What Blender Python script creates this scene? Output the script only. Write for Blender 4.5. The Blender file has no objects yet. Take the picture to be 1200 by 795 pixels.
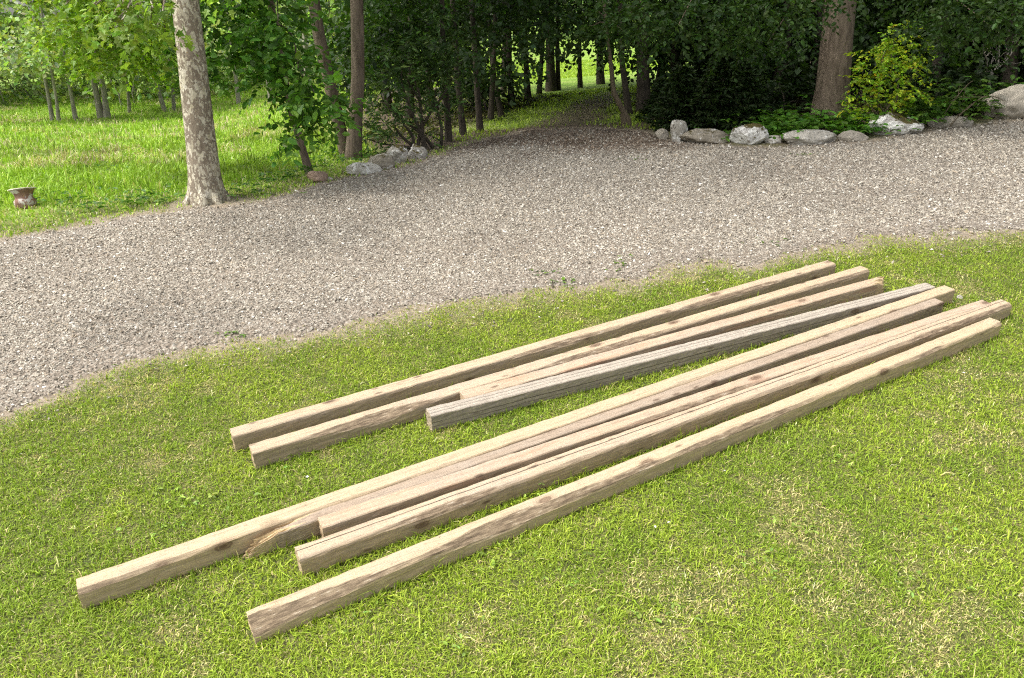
import bpy, math
import numpy as np
from mathutils import Matrix, Vector, noise as mnoise

PI = math.pi
R = math.radians
rng = np.random.default_rng(7)
scene = bpy.context.scene
COL = scene.collection

# ------------------------------------------------------------------ camera and terrain
F_PX, W_PX, CX, CY = 926.0, 1200.0, 600.0, 397.5
CAM_H = 1.7

def cam_axes(pitch, roll):
    fwd = np.array([0, math.cos(pitch), -math.sin(pitch)])
    up = np.array([0, math.sin(pitch), math.cos(pitch)])
    right = np.array([1.0, 0, 0])
    c, s = math.cos(roll), math.sin(roll)
    return np.stack([c * right - s * up, s * right + c * up, fwd])      # rows: image right, image up, forward

A_L = cam_axes(R(28.28), R(1.335))      # the camera as the sloping lawn sees it
A_W = cam_axes(R(20.3), R(0.6))         # the camera as gravity sees it
M_LW = A_W.T @ A_L                      # lawn frame -> world
CAM = np.array([0, 0, CAM_H])
N_LAWN = M_LW @ np.array([0, 0, 1.0])

def lawn_to_world(p):
    return (np.asarray(p, float) - CAM) @ M_LW.T + CAM

def smoothstep(a, b, v):
    t = np.clip((v - a) / (b - a), 0, 1)
    return t * t * (3 - 2 * t)

def vnoise(x, y, seed=0):               # smooth value noise, vectorised
    x = np.asarray(x, float); y = np.asarray(y, float)
    xi = np.floor(x).astype(np.int64); yi = np.floor(y).astype(np.int64)
    fx = x - xi; fy = y - yi
    fx = fx * fx * (3 - 2 * fx); fy = fy * fy * (3 - 2 * fy)
    def h(a, b):
        n = (a * 374761393 + b * 668265263 + seed * 1442695041) & 0xffffffff
        n = ((n ^ (n >> 13)) * 1274126177) & 0xffffffff
        return ((n ^ (n >> 16)) & 0xffff) / 65535.0
    return (h(xi, yi) * (1 - fx) + h(xi + 1, yi) * fx) * (1 - fy) + (h(xi, yi + 1) * (1 - fx) + h(xi + 1, yi + 1) * fx) * fy

def fbm(x, y, seed=0, o=3):
    v = 0; a = .5; t = 0
    for k in range(o):
        v = v + a * vnoise(x * 2 ** k, y * 2 ** k, seed + k * 17); t += a; a *= .5
    return v / t

SOIL = 0.018
def ground(x, y):
    x = np.asarray(x, float); y = np.asarray(y, float)
    zl = CAM_H - (CAM_H + N_LAWN[0] * x + N_LAWN[1] * y) / N_LAWN[2] - SOIL
    zl = np.maximum(zl, -1.6)
    d = np.hypot(x, y)
    q = x / np.maximum(y, 3.0)
    t = smoothstep(-.42, -.16, q)
    left = .80 - .05 * (np.clip(d, 5.5, 24) - 5.5) + .018 * np.maximum(d - 24, 0)
    right = .87 + .05 * np.clip(x, -2, 8)
    cap = left * (1 - t) + right * t
    cap = cap + np.minimum(.034 * np.maximum(d - 27, 0), 9) * t + np.minimum(.02 * np.maximum(d - 40, 0), 6) * (1 - t)
    cap = cap + (fbm(x * .35, y * .35, 3) - .5) * .12 * smoothstep(6, 12, d)
    k = .08
    m = np.minimum(zl, cap)
    return m - k * np.log(np.exp(-(zl - m) / k) + np.exp(-(cap - m) / k))

def ray(px, py):
    v = A_W.T @ np.array([(px - CX) / F_PX, -(py - CY) / F_PX, 1.0])
    return v / np.linalg.norm(v)

_T = np.concatenate([np.arange(.8, 12, .004), np.arange(12, 140, .03)])
def at(px, py):                          # the ground seen at a pixel of the photograph
    r = ray(px, py)
    p = CAM + _T[:, None] * r
    below = p[:, 2] < ground(p[:, 0], p[:, 1])
    i = int(np.argmax(below)) if below.any() else len(_T) - 1
    return p[i].copy()

def pt(px, py, d):                       # the point at forward distance d on the sight line of a pixel
    r = ray(px, py)
    return CAM + r * (d / r[1])

def lawn_px(px, py, h=0.0):              # point of the lawn plane (height h above it), in lawn coordinates
    v = A_L.T @ np.array([(px - CX) / F_PX, -(py - CY) / F_PX, 1.0])
    return CAM + v * ((h - CAM_H) / v[2])

def world_to_px(P):
    q = (np.asarray(P) - CAM) @ A_W.T
    return CX + F_PX * q[..., 0] / q[..., 2], CY - F_PX * q[..., 1] / q[..., 2]

cam = bpy.data.cameras.new('camera')
cam_o = bpy.data.objects.new('camera', cam); COL.objects.link(cam_o)
cam.sensor_fit = 'HORIZONTAL'; cam.sensor_width = 36.0; cam.lens = 36.0 * F_PX / W_PX
cam.clip_start = 0.05; cam.clip_end = 2000
Rm = Matrix((A_W[0], A_W[1], -A_W[2])).transposed()
cam_o.matrix_world = Matrix.Translation(Vector(CAM)) @ Rm.to_4x4()
scene.camera = cam_o

# ------------------------------------------------------------------ light
world = bpy.data.worlds.new('World'); scene.world = world
world.use_nodes = True
wn = world.node_tree
sky = wn.nodes.new('ShaderNodeTexSky'); sky.sky_type = 'NISHITA'; sky.sun_disc = False
SUN_EL, SUN_AZ = R(58), math.atan2(-.95, -.22)       # azimuth of the sun measured from +Y towards +X
sky.sun_elevation = SUN_EL; sky.sun_rotation = SUN_AZ
sky.air_density = 1.0; sky.dust_density = 6.0; sky.ozone_density = 1.0
bg = wn.nodes['Background']; bg.inputs['Strength'].default_value = 0.15
hs = wn.nodes.new('ShaderNodeHueSaturation'); hs.inputs['Saturation'].default_value = .3      # thin bright cloud
wn.links.new(sky.outputs['Color'], hs.inputs['Color']); wn.links.new(hs.outputs['Color'], bg.inputs['Color'])
sun = bpy.data.lights.new('sun', 'SUN'); sun.energy = 1.1; sun.angle = R(20); sun.color = (1, .95, .87)
sun_o = bpy.data.objects.new('sun', sun); COL.objects.link(sun_o)
sd = Vector((math.cos(SUN_EL) * math.sin(SUN_AZ), math.cos(SUN_EL) * math.cos(SUN_AZ), math.sin(SUN_EL)))
sun_o.rotation_euler = sd.to_track_quat('Z', 'Y').to_euler(); sun_o.location = sd * 40
vs = scene.view_settings
vs.view_transform = 'Standard'; vs.look = 'None'; vs.exposure = EXPOSURE = 1.22; vs.gamma = 1; vs.use_curve_mapping = False
scene.cycles.max_bounces = 6; scene.cycles.diffuse_bounces = 3; scene.cycles.transmission_bounces = 4
scene.cycles.glossy_bounces = 2
scene.cycles.use_denoising = False; scene.cycles.sample_clamp_indirect = 3.0; scene.cycles.filter_width = 1.2

# ------------------------------------------------------------------ materials
class NT:
    def __init__(s, name):
        s.m = bpy.data.materials.new(name); s.m.use_nodes = True
        s.t = s.m.node_tree; s.b = s.t.nodes['Principled BSDF']; s.out = s.t.nodes['Material Output']
        s.b.inputs['Roughness'].default_value = .85
        s.b.inputs['Specular IOR Level'].default_value = .25
    def n(s, typ, **kw):
        o = s.t.nodes.new(typ)
        for k, v in kw.items(): setattr(o, k, v)
        return o
    def l(s, a, b): s.t.links.new(a, b)
    def val(s, sock, v):
        if hasattr(v, 'is_linked'): s.l(v, sock)
        elif isinstance(v, (tuple, list)) and sock.type == 'RGBA': sock.default_value = (*v[:3], 1)
        else: sock.default_value = v
    def coord(s, scale=(1, 1, 1), which='Object', loc=(0, 0, 0)):
        tc = s.n('ShaderNodeTexCoord'); mp = s.n('ShaderNodeMapping')
        s.l(tc.outputs[which], mp.inputs['Vector']); mp.inputs['Scale'].default_value = scale
        s.val(mp.inputs['Location'], loc)
        return mp.outputs['Vector']
    def noise(s, vec, scale, detail=4, rough=.6, dist=0):
        o = s.n('ShaderNodeTexNoise'); s.l(vec, o.inputs['Vector'])
        o.inputs['Scale'].default_value = scale; o.inputs['Detail'].default_value = detail
        o.inputs['Roughness'].default_value = rough; o.inputs['Distortion'].default_value = dist
        return o.outputs['Fac']
    def voro(s, vec, scale, feature='F1', out='Distance', rand=1.0):
        o = s.n('ShaderNodeTexVoronoi', feature=feature); s.l(vec, o.inputs['Vector'])
        o.inputs['Scale'].default_value = scale; o.inputs['Randomness'].default_value = rand
        return o.outputs[out]
    def ramp(s, fac, stops):
        o = s.n('ShaderNodeValToRGB'); s.val(o.inputs['Fac'], fac)
        e = o.color_ramp.elements
        while len(e) < len(stops): e.new(.5)
        for i, (p, c) in enumerate(stops):
            e[i].position = p
            e[i].color = (*c, 1) if isinstance(c, (tuple, list)) else (c, c, c, 1)
        return o.outputs['Color']
    def mix(s, fac, a, b, mode='MIX'):
        o = s.n('ShaderNodeMix', data_type='RGBA', blend_type=mode)
        s.val(o.inputs[0], fac); s.val(o.inputs[6], a); s.val(o.inputs[7], b)
        return o.outputs[2]
    def math(s, op, a, b=0.0):
        o = s.n('ShaderNodeMath', operation=op); s.val(o.inputs[0], a); s.val(o.inputs[1], b)
        return o.outputs[0]
    def attr(s, name, out='Color'):
        o = s.n('ShaderNodeAttribute', attribute_name=name); return o.outputs[out]
    def base(s, c): s.val(s.b.inputs['Base Color'], c); return s
    def bump(s, h, strength=.5, dist=.01):
        o = s.n('ShaderNodeBump'); s.val(o.inputs['Height'], h)
        o.inputs['Strength'].default_value = strength; o.inputs['Distance'].default_value = dist
        s.l(o.outputs['Normal'], s.b.inputs['Normal']); return s

def leaf_material(name, trans=.35, rough=.5, tmul=(1.1, 1.25, .5)):
    k = NT(name); c = k.attr('col')
    k.base(c); k.b.inputs['Roughness'].default_value = rough; k.b.inputs['Specular IOR Level'].default_value = .3
    t = k.n('ShaderNodeBsdfTranslucent'); k.l(k.mix(1.0, c, tmul, 'MULTIPLY'), t.inputs['Color'])
    m = k.n('ShaderNodeMixShader'); m.inputs[0].default_value = trans
    k.l(k.b.outputs[0], m.inputs[1]); k.l(t.outputs[0], m.inputs[2]); k.l(m.outputs[0], k.out.inputs['Surface'])
    return k.m

M = {}
M['leaf'] = leaf_material('leaf_blade', .38)
M['grass'] = leaf_material('grass_blade', .30, .55, (1.1, 1.15, .5))
k = NT('pebble'); k.base(k.attr('col')); k.b.inputs['Roughness'].default_value = .75; M['pebble'] = k.m

def ground_material():
    k = NT('earth_and_turf')
    g = k.coord((1, 1, 1))
    turf = k.ramp(k.noise(g, 9, 6, .7), [(.3, (.07, .10, .018)), (.5, (.14, .16, .035)), (.7, (.28, .235, .10))])
    turf = k.mix(k.ramp(k.noise(g, 160, 3, .6), [(.4, 0), (.6, 1)]), turf, (.04, .042, .014))
    mead = k.ramp(k.noise(g, 1.3, 5, .65), [(.35, (.15, .27, .025)), (.52, (.22, .34, .04)), (.68, (.33, .37, .12))])
    mead = k.mix(k.ramp(k.noise(g, 34, 4, .7), [(.35, .0), (.7, .5)]), mead, (.07, .13, .02))
    lit = k.ramp(k.noise(g, 26, 5, .75), [(.32, (.05, .037, .025)), (.5, (.12, .09, .062)), (.68, (.22, .17, .12))])
    soil = k.ramp(k.noise(g, 40, 5, .7), [(.3, (.17, .135, .095)), (.6, (.29, .24, .18)), (.75, (.36, .31, .25))])
    z = k.attr('zone'); sp = k.n('ShaderNodeSeparateColor'); k.l(z, sp.inputs[0])
    c = k.mix(sp.outputs[0], turf, mead)
    c = k.mix(sp.outputs[1], c, lit)
    c = k.mix(sp.outputs[2], c, soil)
    k.base(c).bump(k.noise(g, 120, 4, .7), .6, .012)
    return k.m
M['ground'] = ground_material()

k = NT('gravel_bed')
g = k.coord()
v = k.n('ShaderNodeTexVoronoi'); k.l(g, v.inputs['Vector']); v.inputs['Scale'].default_value = 62
sp = k.n('ShaderNodeSeparateColor'); k.l(v.outputs['Color'], sp.inputs[0])
c = k.ramp(sp.outputs[0], [(0, (.15, .125, .098)), (.35, (.22, .19, .153)), (.7, (.29, .255, .21)), (1, (.38, .345, .295))])
c = k.mix(k.ramp(v.outputs['Distance'], [(.35, 0), (.75, .8)]), c, (.16, .13, .10))
c = k.mix(k.ramp(k.noise(g, 1.1, 4, .6), [(.45, 0), (.75, .45)]), c, (.24, .19, .14))
c = k.mix(k.attr('litter', 'Fac'), c, k.ramp(k.noise(g, 45, 5, .7), [(.3, (.045, .032, .022)), (.65, (.13, .092, .065))]))
k.base(c).bump(k.math('SUBTRACT', 1.0, v.outputs['Distance']), .9, .012)
M['gravel'] = k.m

def wood_material(name, top, side, grey, cracks=0.0, knots=.5, red=0.0, groove=None):
    k = NT(name)
    oi = k.n('ShaderNodeObjectInfo')
    off = k.n('ShaderNodeCombineXYZ')
    k.l(k.math('MULTIPLY', oi.outputs['Random'], 37.0), off.inputs[0]); k.l(k.math('MULTIPLY', oi.outputs['Random'], 11.0), off.inputs[1])
    g = k.coord((1, 1, 1), loc=off.outputs[0])
    def sc(s):
        m = k.n('ShaderNodeMapping'); m.inputs['Scale'].default_value = s; k.l(g, m.inputs['Vector']); return m.outputs['Vector']
    grain = k.noise(sc((2.4, 60, 60)), 2.2, 6, .7, .5)
    fine = k.noise(sc((14, 300, 300)), 1.5, 3, .6)
    saw = k.noise(sc((190, 9, 9)), 1.4, 3, .65)
    blot = k.noise(sc((5, 12, 12)), 1.6, 6, .7, .4)
    wide = k.noise(sc((1.3, 5, 5)), 1.5, 4, .6)
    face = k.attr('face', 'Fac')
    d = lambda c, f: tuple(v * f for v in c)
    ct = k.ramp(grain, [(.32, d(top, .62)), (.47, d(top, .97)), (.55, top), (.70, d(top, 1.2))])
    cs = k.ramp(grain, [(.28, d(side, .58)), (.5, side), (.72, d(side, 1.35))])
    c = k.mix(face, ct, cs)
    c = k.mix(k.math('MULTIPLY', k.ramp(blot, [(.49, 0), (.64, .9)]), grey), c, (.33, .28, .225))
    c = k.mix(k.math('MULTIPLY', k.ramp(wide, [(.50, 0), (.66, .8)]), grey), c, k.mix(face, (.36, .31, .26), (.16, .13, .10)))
    c = k.mix(k.math('MULTIPLY', k.ramp(k.noise(sc((1.6, 16, 16)), 2.0, 4, .6), [(.53, 0), (.64, 1)]), red), c, (.36, .195, .12))
    c = k.mix(k.ramp(fine, [(.32, .5), (.46, 0)]), c, d(side, .5))
    c = k.mix(k.ramp(saw, [(.36, .28), (.5, 0)]), c, d(side, .8))
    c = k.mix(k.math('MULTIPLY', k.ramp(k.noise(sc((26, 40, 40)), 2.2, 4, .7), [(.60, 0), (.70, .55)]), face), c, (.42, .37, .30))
    # dirt specks and smears
    c = k.mix(k.ramp(k.noise(sc((16, 40, 40)), 3, 5, .75), [(.60, 0), (.68, .75)]), c, (.11, .08, .058))
    # knots
    vv = k.n('ShaderNodeTexVoronoi'); k.l(sc((5.2, 11, 11)), vv.inputs['Vector']); vv.inputs['Scale'].default_value = 1.0
    sel = k.n('ShaderNodeSeparateColor'); k.l(vv.outputs['Color'], sel.inputs[0])
    on = k.ramp(sel.outputs[0], [(1 - knots, 0), (1 - knots + .01, 1)])
    kd = k.math('ADD', vv.outputs['Distance'], k.math('MULTIPLY', k.math('SUBTRACT', fine, .5), .05))
    kn = k.ramp(kd, [(.04, .95), (.09, .65), (.125, .85), (.15, .35), (.26, 0)])
    c = k.mix(k.math('MULTIPLY', kn, on), c, (.105, .062, .038))
    v2 = k.n('ShaderNodeTexVoronoi'); k.l(sc((9, 26, 26)), v2.inputs['Vector']); v2.inputs['Scale'].default_value = 1.0
    se2 = k.n('ShaderNodeSeparateColor'); k.l(v2.outputs['Color'], se2.inputs[0])
    sp2 = k.math('MULTIPLY', k.ramp(k.math('ADD', v2.outputs['Distance'], k.math('MULTIPLY', k.math('SUBTRACT', fine, .5), .12)), [(.08, .8), (.15, .5), (.22, 0)]), k.ramp(se2.outputs[1], [(1 - knots * .30, 0), (1.01 - knots * .30, 1)]))
    c = k.mix(sp2, c, (.085, .055, .036))
    h = k.math('ADD', grain, k.math('ADD', k.math('MULTIPLY', fine, .6), k.math('MULTIPLY', saw, .35)))
    # stripped bark edge
    we = k.math('ADD', k.math('SUBTRACT', k.attr('wane', 'Fac'), k.attr('edge', 'Fac')), k.math('MULTIPLY', k.math('SUBTRACT', k.noise(sc((5, 40, 40)), 2.0, 5, .75), .5), .014))
    wn_ = k.math('MULTIPLY', k.ramp(k.math('MULTIPLY', we, 60.0), [(.0, 0), (.16, 1)]), k.ramp(k.math('MULTIPLY', k.attr('wane', 'Fac'), 40.0), [(.40, 0), (.54, 1)]))
    bk = k.ramp(k.noise(sc((9, 60, 60)), 2, 5, .75), [(.30, (.06, .042, .028)), (.46, (.18, .13, .085)), (.60, (.33, .25, .165)), (.70, (.60, .54, .45))])
    c = k.mix(k.math('MULTIPLY', wn_, .92), c, bk)
    lines = []
    if cracks: lines += [(1, .023, .0011, cracks), (1, .041, .0008, cracks), (2, .040, .0014, cracks), (2, .022, .0008, cracks)]
    if groove: lines += [(1, groove, .0016, 1.0)]
    if lines:
        s3 = k.n('ShaderNodeSeparateXYZ'); k.l(k.coord(), s3.inputs[0])
        wob = k.math('MULTIPLY', k.math('SUBTRACT', k.noise(k.coord((2.6, .3, .3)), 1.4, 6, .75), .5), .016)
        for ax, pos, wd, st in lines:
            e = k.math('ABSOLUTE', k.math('SUBTRACT', s3.outputs[ax], k.math('ADD', wob if st < 1 else k.math('MULTIPLY', wob, .3), pos if ax == 2 else -pos)))
            on2 = k.ramp(k.noise(k.coord((1.4, .2, .2), loc=(pos * 900, 0, 0)), 1.0, 2), [(.36, 0 if st < 1 else .6), (.46, st)])
            fsel = face if ax == 2 else k.math('SUBTRACT', 1.0, face)
            line = k.math('MULTIPLY', k.math('MULTIPLY', k.math('LESS_THAN', e, wd), on2), fsel)
            c = k.mix(line, c, (.05, .038, .028)); h = k.math('SUBTRACT', h, line)
    # raw sawn or torn ends
    endm = k.attr('endgrain', 'Fac')
    c = k.mix(endm, c, k.ramp(k.noise(sc((14, 130, 130)), 1.5, 5, .75), [(.3, (.22, .155, .09)), (.5, (.48, .36, .20)), (.7, (.62, .49, .29))]))
    k.base(c).bump(h, .6, .003)
    k.b.inputs['Roughness'].default_value = .8
    return k.m

def bark(name, c1, c2, scale=(14, 14, 3.2), flake=None, moss=.25, bumps=.02):
    k = NT(name); g = k.coord(scale)
    f = k.noise(g, 1.6, 6, .7, .5)
    c = k.ramp(f, [(.32, c1), (.62, c2)])
    k2 = k.coord()
    c = k.mix(k.math('MULTIPLY', k.ramp(k.noise(k2, 2.2, 4, .6), [(.5, 0), (.7, 1)]), moss), c, (.07, .085, .035))
    h = f
    if flake:
        g3 = k.coord((1, 1, .62))
        dn = k.n('ShaderNodeVectorMath', operation='ADD'); k.l(g3, dn.inputs[0])
        no = k.n('ShaderNodeTexNoise'); k.l(g3, no.inputs['Vector']); no.inputs['Scale'].default_value = 30; no.inputs['Detail'].default_value = 4
        s = k.n('ShaderNodeVectorMath', operation='SCALE'); k.l(no.outputs['Color'], s.inputs[0]); s.inputs['Scale'].default_value = .06
        k.l(s.outputs[0], dn.inputs[1])
        v = k.n('ShaderNodeTexVoronoi'); k.l(dn.outputs[0], v.inputs['Vector']); v.inputs['Scale'].default_value = 52
        sp = k.n('ShaderNodeSeparateColor'); k.l(v.outputs['Color'], sp.inputs[0])
        big = k.noise(k2, 2.6, 2)
        pick = k.math('ADD', sp.outputs[0], k.math('MULTIPLY', k.math('SUBTRACT', big, .5), .9))
        v2 = k.n('ShaderNodeTexVoronoi'); k.l(dn.outputs[0], v2.inputs['Vector']); v2.inputs['Scale'].default_value = 95
        sp2 = k.n('ShaderNodeSeparateColor'); k.l(v2.outputs['Color'], sp2.inputs[0])
        on = k.math('MAXIMUM', k.ramp(pick, [(.61, 0), (.63, 1)]), k.ramp(k.math('ADD', sp2.outputs[0], k.math('MULTIPLY', k.math('SUBTRACT', big, .5), .6)), [(.80, 0), (.82, .9)]))
        pc = k.ramp(sp.outputs[1], [(0, (.42, .375, .265)), (.5, (.56, .52, .41)), (.8, (.36, .32, .235)), (1, (.64, .60, .50))])
        pc = k.mix(k.ramp(k.noise(k2, 60, 3, .7), [(.45, 0), (.7, .35)]), pc, c1)
        c = k.mix(on, c, pc)
        och = k.ramp(k.noise(k.coord((1, 1, 1), loc=(5, 3, 1)), 16, 3, .6), [(.70, 0), (.73, .85)])
        c = k.mix(och, c, (.42, .27, .03))
        h = k.math('SUBTRACT', f, k.math('MULTIPLY', on, .6))
    k.base(c).bump(h, .8, bumps)
    return k.m
M['plane_bark'] = bark('flaking_bark', (.15, .12, .088), (.26, .215, .16), (22, 22, 7), True, .1, .012)
M['bark_brown'] = bark('ridged_brown_bark', (.07, .052, .036), (.20, .155, .115), (16, 16, 3.4), None, .25)
M['bark_dark'] = bark('dark_bark', (.028, .024, .018), (.085, .068, .05), (20, 20, 5), None, .35)
M['bark_grey'] = bark('grey_bark', (.13, .12, .10), (.33, .30, .25), (20, 20, 6), None, .2)
M['bark_warm'] = bark('warm_brown_bark', (.085, .065, .04), (.19, .15, .10), (22, 22, 5), None, .3)

def stone_material(name, c1, c2, lichen=.0, moss=.0, scale=9):
    k = NT(name); g = k.coord()
    c = k.ramp(k.noise(g, scale, 6, .7), [(.3, c1), (.65, c2)])
    c = k.mix(k.ramp(k.noise(g, 120, 3, .7), [(.55, 0), (.68, .5)]), c, tuple(v * .45 for v in c1))
    if lichen:
        f = k.noise(k.coord(loc=(3, 1, 7)), 11, 5, .7, .3)
        c = k.mix(k.math('MULTIPLY', k.ramp(f, [(.60 - .2 * lichen, 0), (.64 - .2 * lichen, 1)]), .95), c, (.70, .69, .64))
        c = k.mix(k.ramp(k.noise(k.coord(loc=(8, 4, 2)), 17, 4, .7), [(.60, 0), (.64, .9)]), c, (.07, .058, .045))
    if moss:
        s3 = k.n('ShaderNodeSeparateXYZ'); k.l(k.coord(), s3.inputs[0])
        nz = k.n('ShaderNodeNewGeometry'); s4 = k.n('ShaderNodeSeparateXYZ'); k.l(nz.outputs['Normal'], s4.inputs[0])
        f = k.math('ADD', k.noise(k.coord(loc=(2, 9, 4)), 7, 5, .7), k.math('MULTIPLY', s4.outputs[2], .32))
        c = k.mix(k.ramp(f, [(.86 - .3 * moss, 0), (.92 - .3 * moss, 1)]), c, (.085, .07, .022))
    k.base(c).bump(k.noise(g, 26, 6, .75), .7, .02)
    return k.m

# ------------------------------------------------------------------ mesh helpers
def make_mesh(name, V, F, mat, face_cols=None, smooth=False, extra=None):
    """V (n,3); F either an (m,k) array of equal polygons or a list of such arrays."""
    V = np.asarray(V, np.float32)
    Fs = F if isinstance(F, list) else [F]
    Fs = [np.asarray(f, np.int32) for f in Fs if len(f)]
    me = bpy.data.meshes.new(name)
    me.vertices.add(len(V)); me.vertices.foreach_set('co', V.ravel())
    loops = np.concatenate([f.ravel() for f in Fs])
    tot = np.concatenate([np.full(len(f), f.shape[1], np.int32) for f in Fs])
    start = np.concatenate([[0], np.cumsum(tot)[:-1]]).astype(np.int32)
    me.loops.add(len(loops)); me.loops.foreach_set('vertex_index', loops)
    me.polygons.add(len(tot)); me.polygons.foreach_set('loop_start', start); me.polygons.foreach_set('loop_total', tot)
    if smooth: me.polygons.foreach_set('use_smooth', np.ones(len(tot), bool))
    me.update(calc_edges=True)
    if face_cols is not None:
        a = me.attributes.new('col', 'FLOAT_COLOR', 'FACE')
        c = np.ones((len(tot), 4), np.float32); c[:, :3] = face_cols
        a.data.foreach_set('color', c.ravel())
    for nm, vals in (extra or {}).items():
        dom = 'FACE' if len(vals) == len(tot) else 'POINT'
        a = me.attributes.new(nm, 'FLOAT', dom); a.data.foreach_set('value', np.asarray(vals, np.float32))
    me.materials.append(mat)
    if not smooth: me.shade_flat()
    return me

def link(name, me, parent=None, loc=None):
    o = bpy.data.objects.new(name, me); COL.objects.link(o)
    if parent is not None: o.parent = parent
    if loc is not None: o.location = loc
    return o

def tag(o, label=None, cat=None, group=None, kind=None):
    if label: o['label'] = label
    if cat: o['category'] = cat
    if group: o['group'] = group
    if kind: o['kind'] = kind
    return o

def thing(name, loc, label, cat, group=None):
    o = bpy.data.objects.new(name, None); COL.objects.link(o); o.location = loc
    o.empty_display_size = .1
    return tag(o, label, cat, group)

def unit(v): return v / np.maximum(np.linalg.norm(v, axis=-1, keepdims=True), 1e-9)

class Tubes:                              # collects swept limbs into one mesh
    def __init__(s): s.V = []; s.F = []; s.n = 0
    def add(s, P, rad, sides=8, rough=0.0, cap=True):
        P = np.asarray(P, float); rad = np.broadcast_to(np.asarray(rad, float), (len(P),))
        T = unit(np.gradient(P, axis=0))
        ref = np.array([1.0, .13, .07]) if abs(T[:, 0]).mean() < .8 else np.array([0, 1.0, .1])
        U = unit(np.cross(T, ref)); W = np.cross(T, U)
        a = np.arange(sides) * 2 * PI / sides
        rr = rad[:, None] * (1 + rough * (rng.random((len(P), sides)) - .5))
        ring = P[:, None] + rr[..., None] * (np.cos(a)[None, :, None] * U[:, None] + np.sin(a)[None, :, None] * W[:, None])
        s.V.append(ring.reshape(-1, 3))
        i = np.arange(len(P) - 1)[:, None] * sides; j = np.arange(sides)[None]; j2 = (j + 1) % sides
        q = np.stack([i + j, i + j2, i + sides + j2, i + sides + j], -1).reshape(-1, 4) + s.n
        s.F.append(q)
        s.n += len(P) * sides
    def mesh(s, name, mat): return make_mesh(name, np.concatenate(s.V), np.concatenate(s.F), mat, smooth=True)

def curve_path(a, b, n=8, sag=0.0, wig=.05, up=None):
    a = np.asarray(a, float); b = np.asarray(b, float)
    t = np.linspace(0, 1, n)[:, None]
    P = a * (1 - t) + b * t
    L = np.linalg.norm(b - a)
    off = rng.normal(0, 1, (3, 3)) * wig * L
    for k_ in range(3): P = P + np.sin(t * PI * (k_ + 1)) * off[k_] / (k_ + 1)
    P[:, 2:] += np.sin(t * PI) * sag * L
    return P

LEAF = {
 'oval': (np.array([[0, 0, 0], [.3, .27, .05], [.7, .24, .03], [1, 0, -.1], [.7, -.24, .03], [.3, -.27, .05]], float), [[0, 3, 2, 1], [0, 5, 4, 3]]),
 'narrow': (np.array([[0, 0, 0], [.4, .15, .03], [1, 0, -.08], [.4, -.15, .03]], float), [[0, 2, 1, 0][:3], [0, 3, 2]]),
 'diamond': (np.array([[0, 0, 0], [.5, .36, .04], [1, 0, -.1], [.5, -.36, .04]], float), [[0, 3, 2, 1]]),
 'lobed': (np.array([[0, 0, 0], [.08, .34, .02], [.30, .24, .03], [.50, .50, 0], [.56, .21, .03], [1, 0, -.12],
                     [.56, -.21, .03], [.50, -.50, 0], [.30, -.24, .03], [.08, -.34, .02], [.36, 0, -.02]], float),
           [[0, 10, 2, 1], [10, 4, 3, 2], [10, 6, 5, 4], [10, 8, 7, 6], [0, 9, 8, 10]]),
}

def leaf_arrays(P, D, Nn, size, kind, cols):
    """P base points, D leaf directions, Nn approximate normals, size lengths -> verts, faces, face colours"""
    T, faces = LEAF[kind]
    D = unit(D); W = unit(np.cross(Nn, D)); N2 = np.cross(D, W)
    s = size[:, None, None]
    V = P[:, None] + s * (T[None, :, 0:1] * D[:, None] + T[None, :, 1:2] * W[:, None] + T[None, :, 2:3] * N2[:, None])
    nv = len(T); base = (np.arange(len(P)) * nv)[:, None, None]
    Fc = (base + np.array(faces)[None]).reshape(-1, len(faces[0]))
    return V.reshape(-1, 3), Fc, np.repeat(cols, len(faces), axis=0)

def leaf_colours(n, base, var=.22, hue=.12, per=None):
    c = np.tile(np.asarray(base, float), (n, 1))
    c *= np.exp(rng.normal(0, var, (n, 1)))
    c[:, 0] *= np.exp(rng.normal(0, hue, n)); c[:, 2] *= np.exp(rng.normal(0, hue, n))
    if per is not None: c *= per[:, None]
    return np.clip(c, .003, .8)

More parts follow.
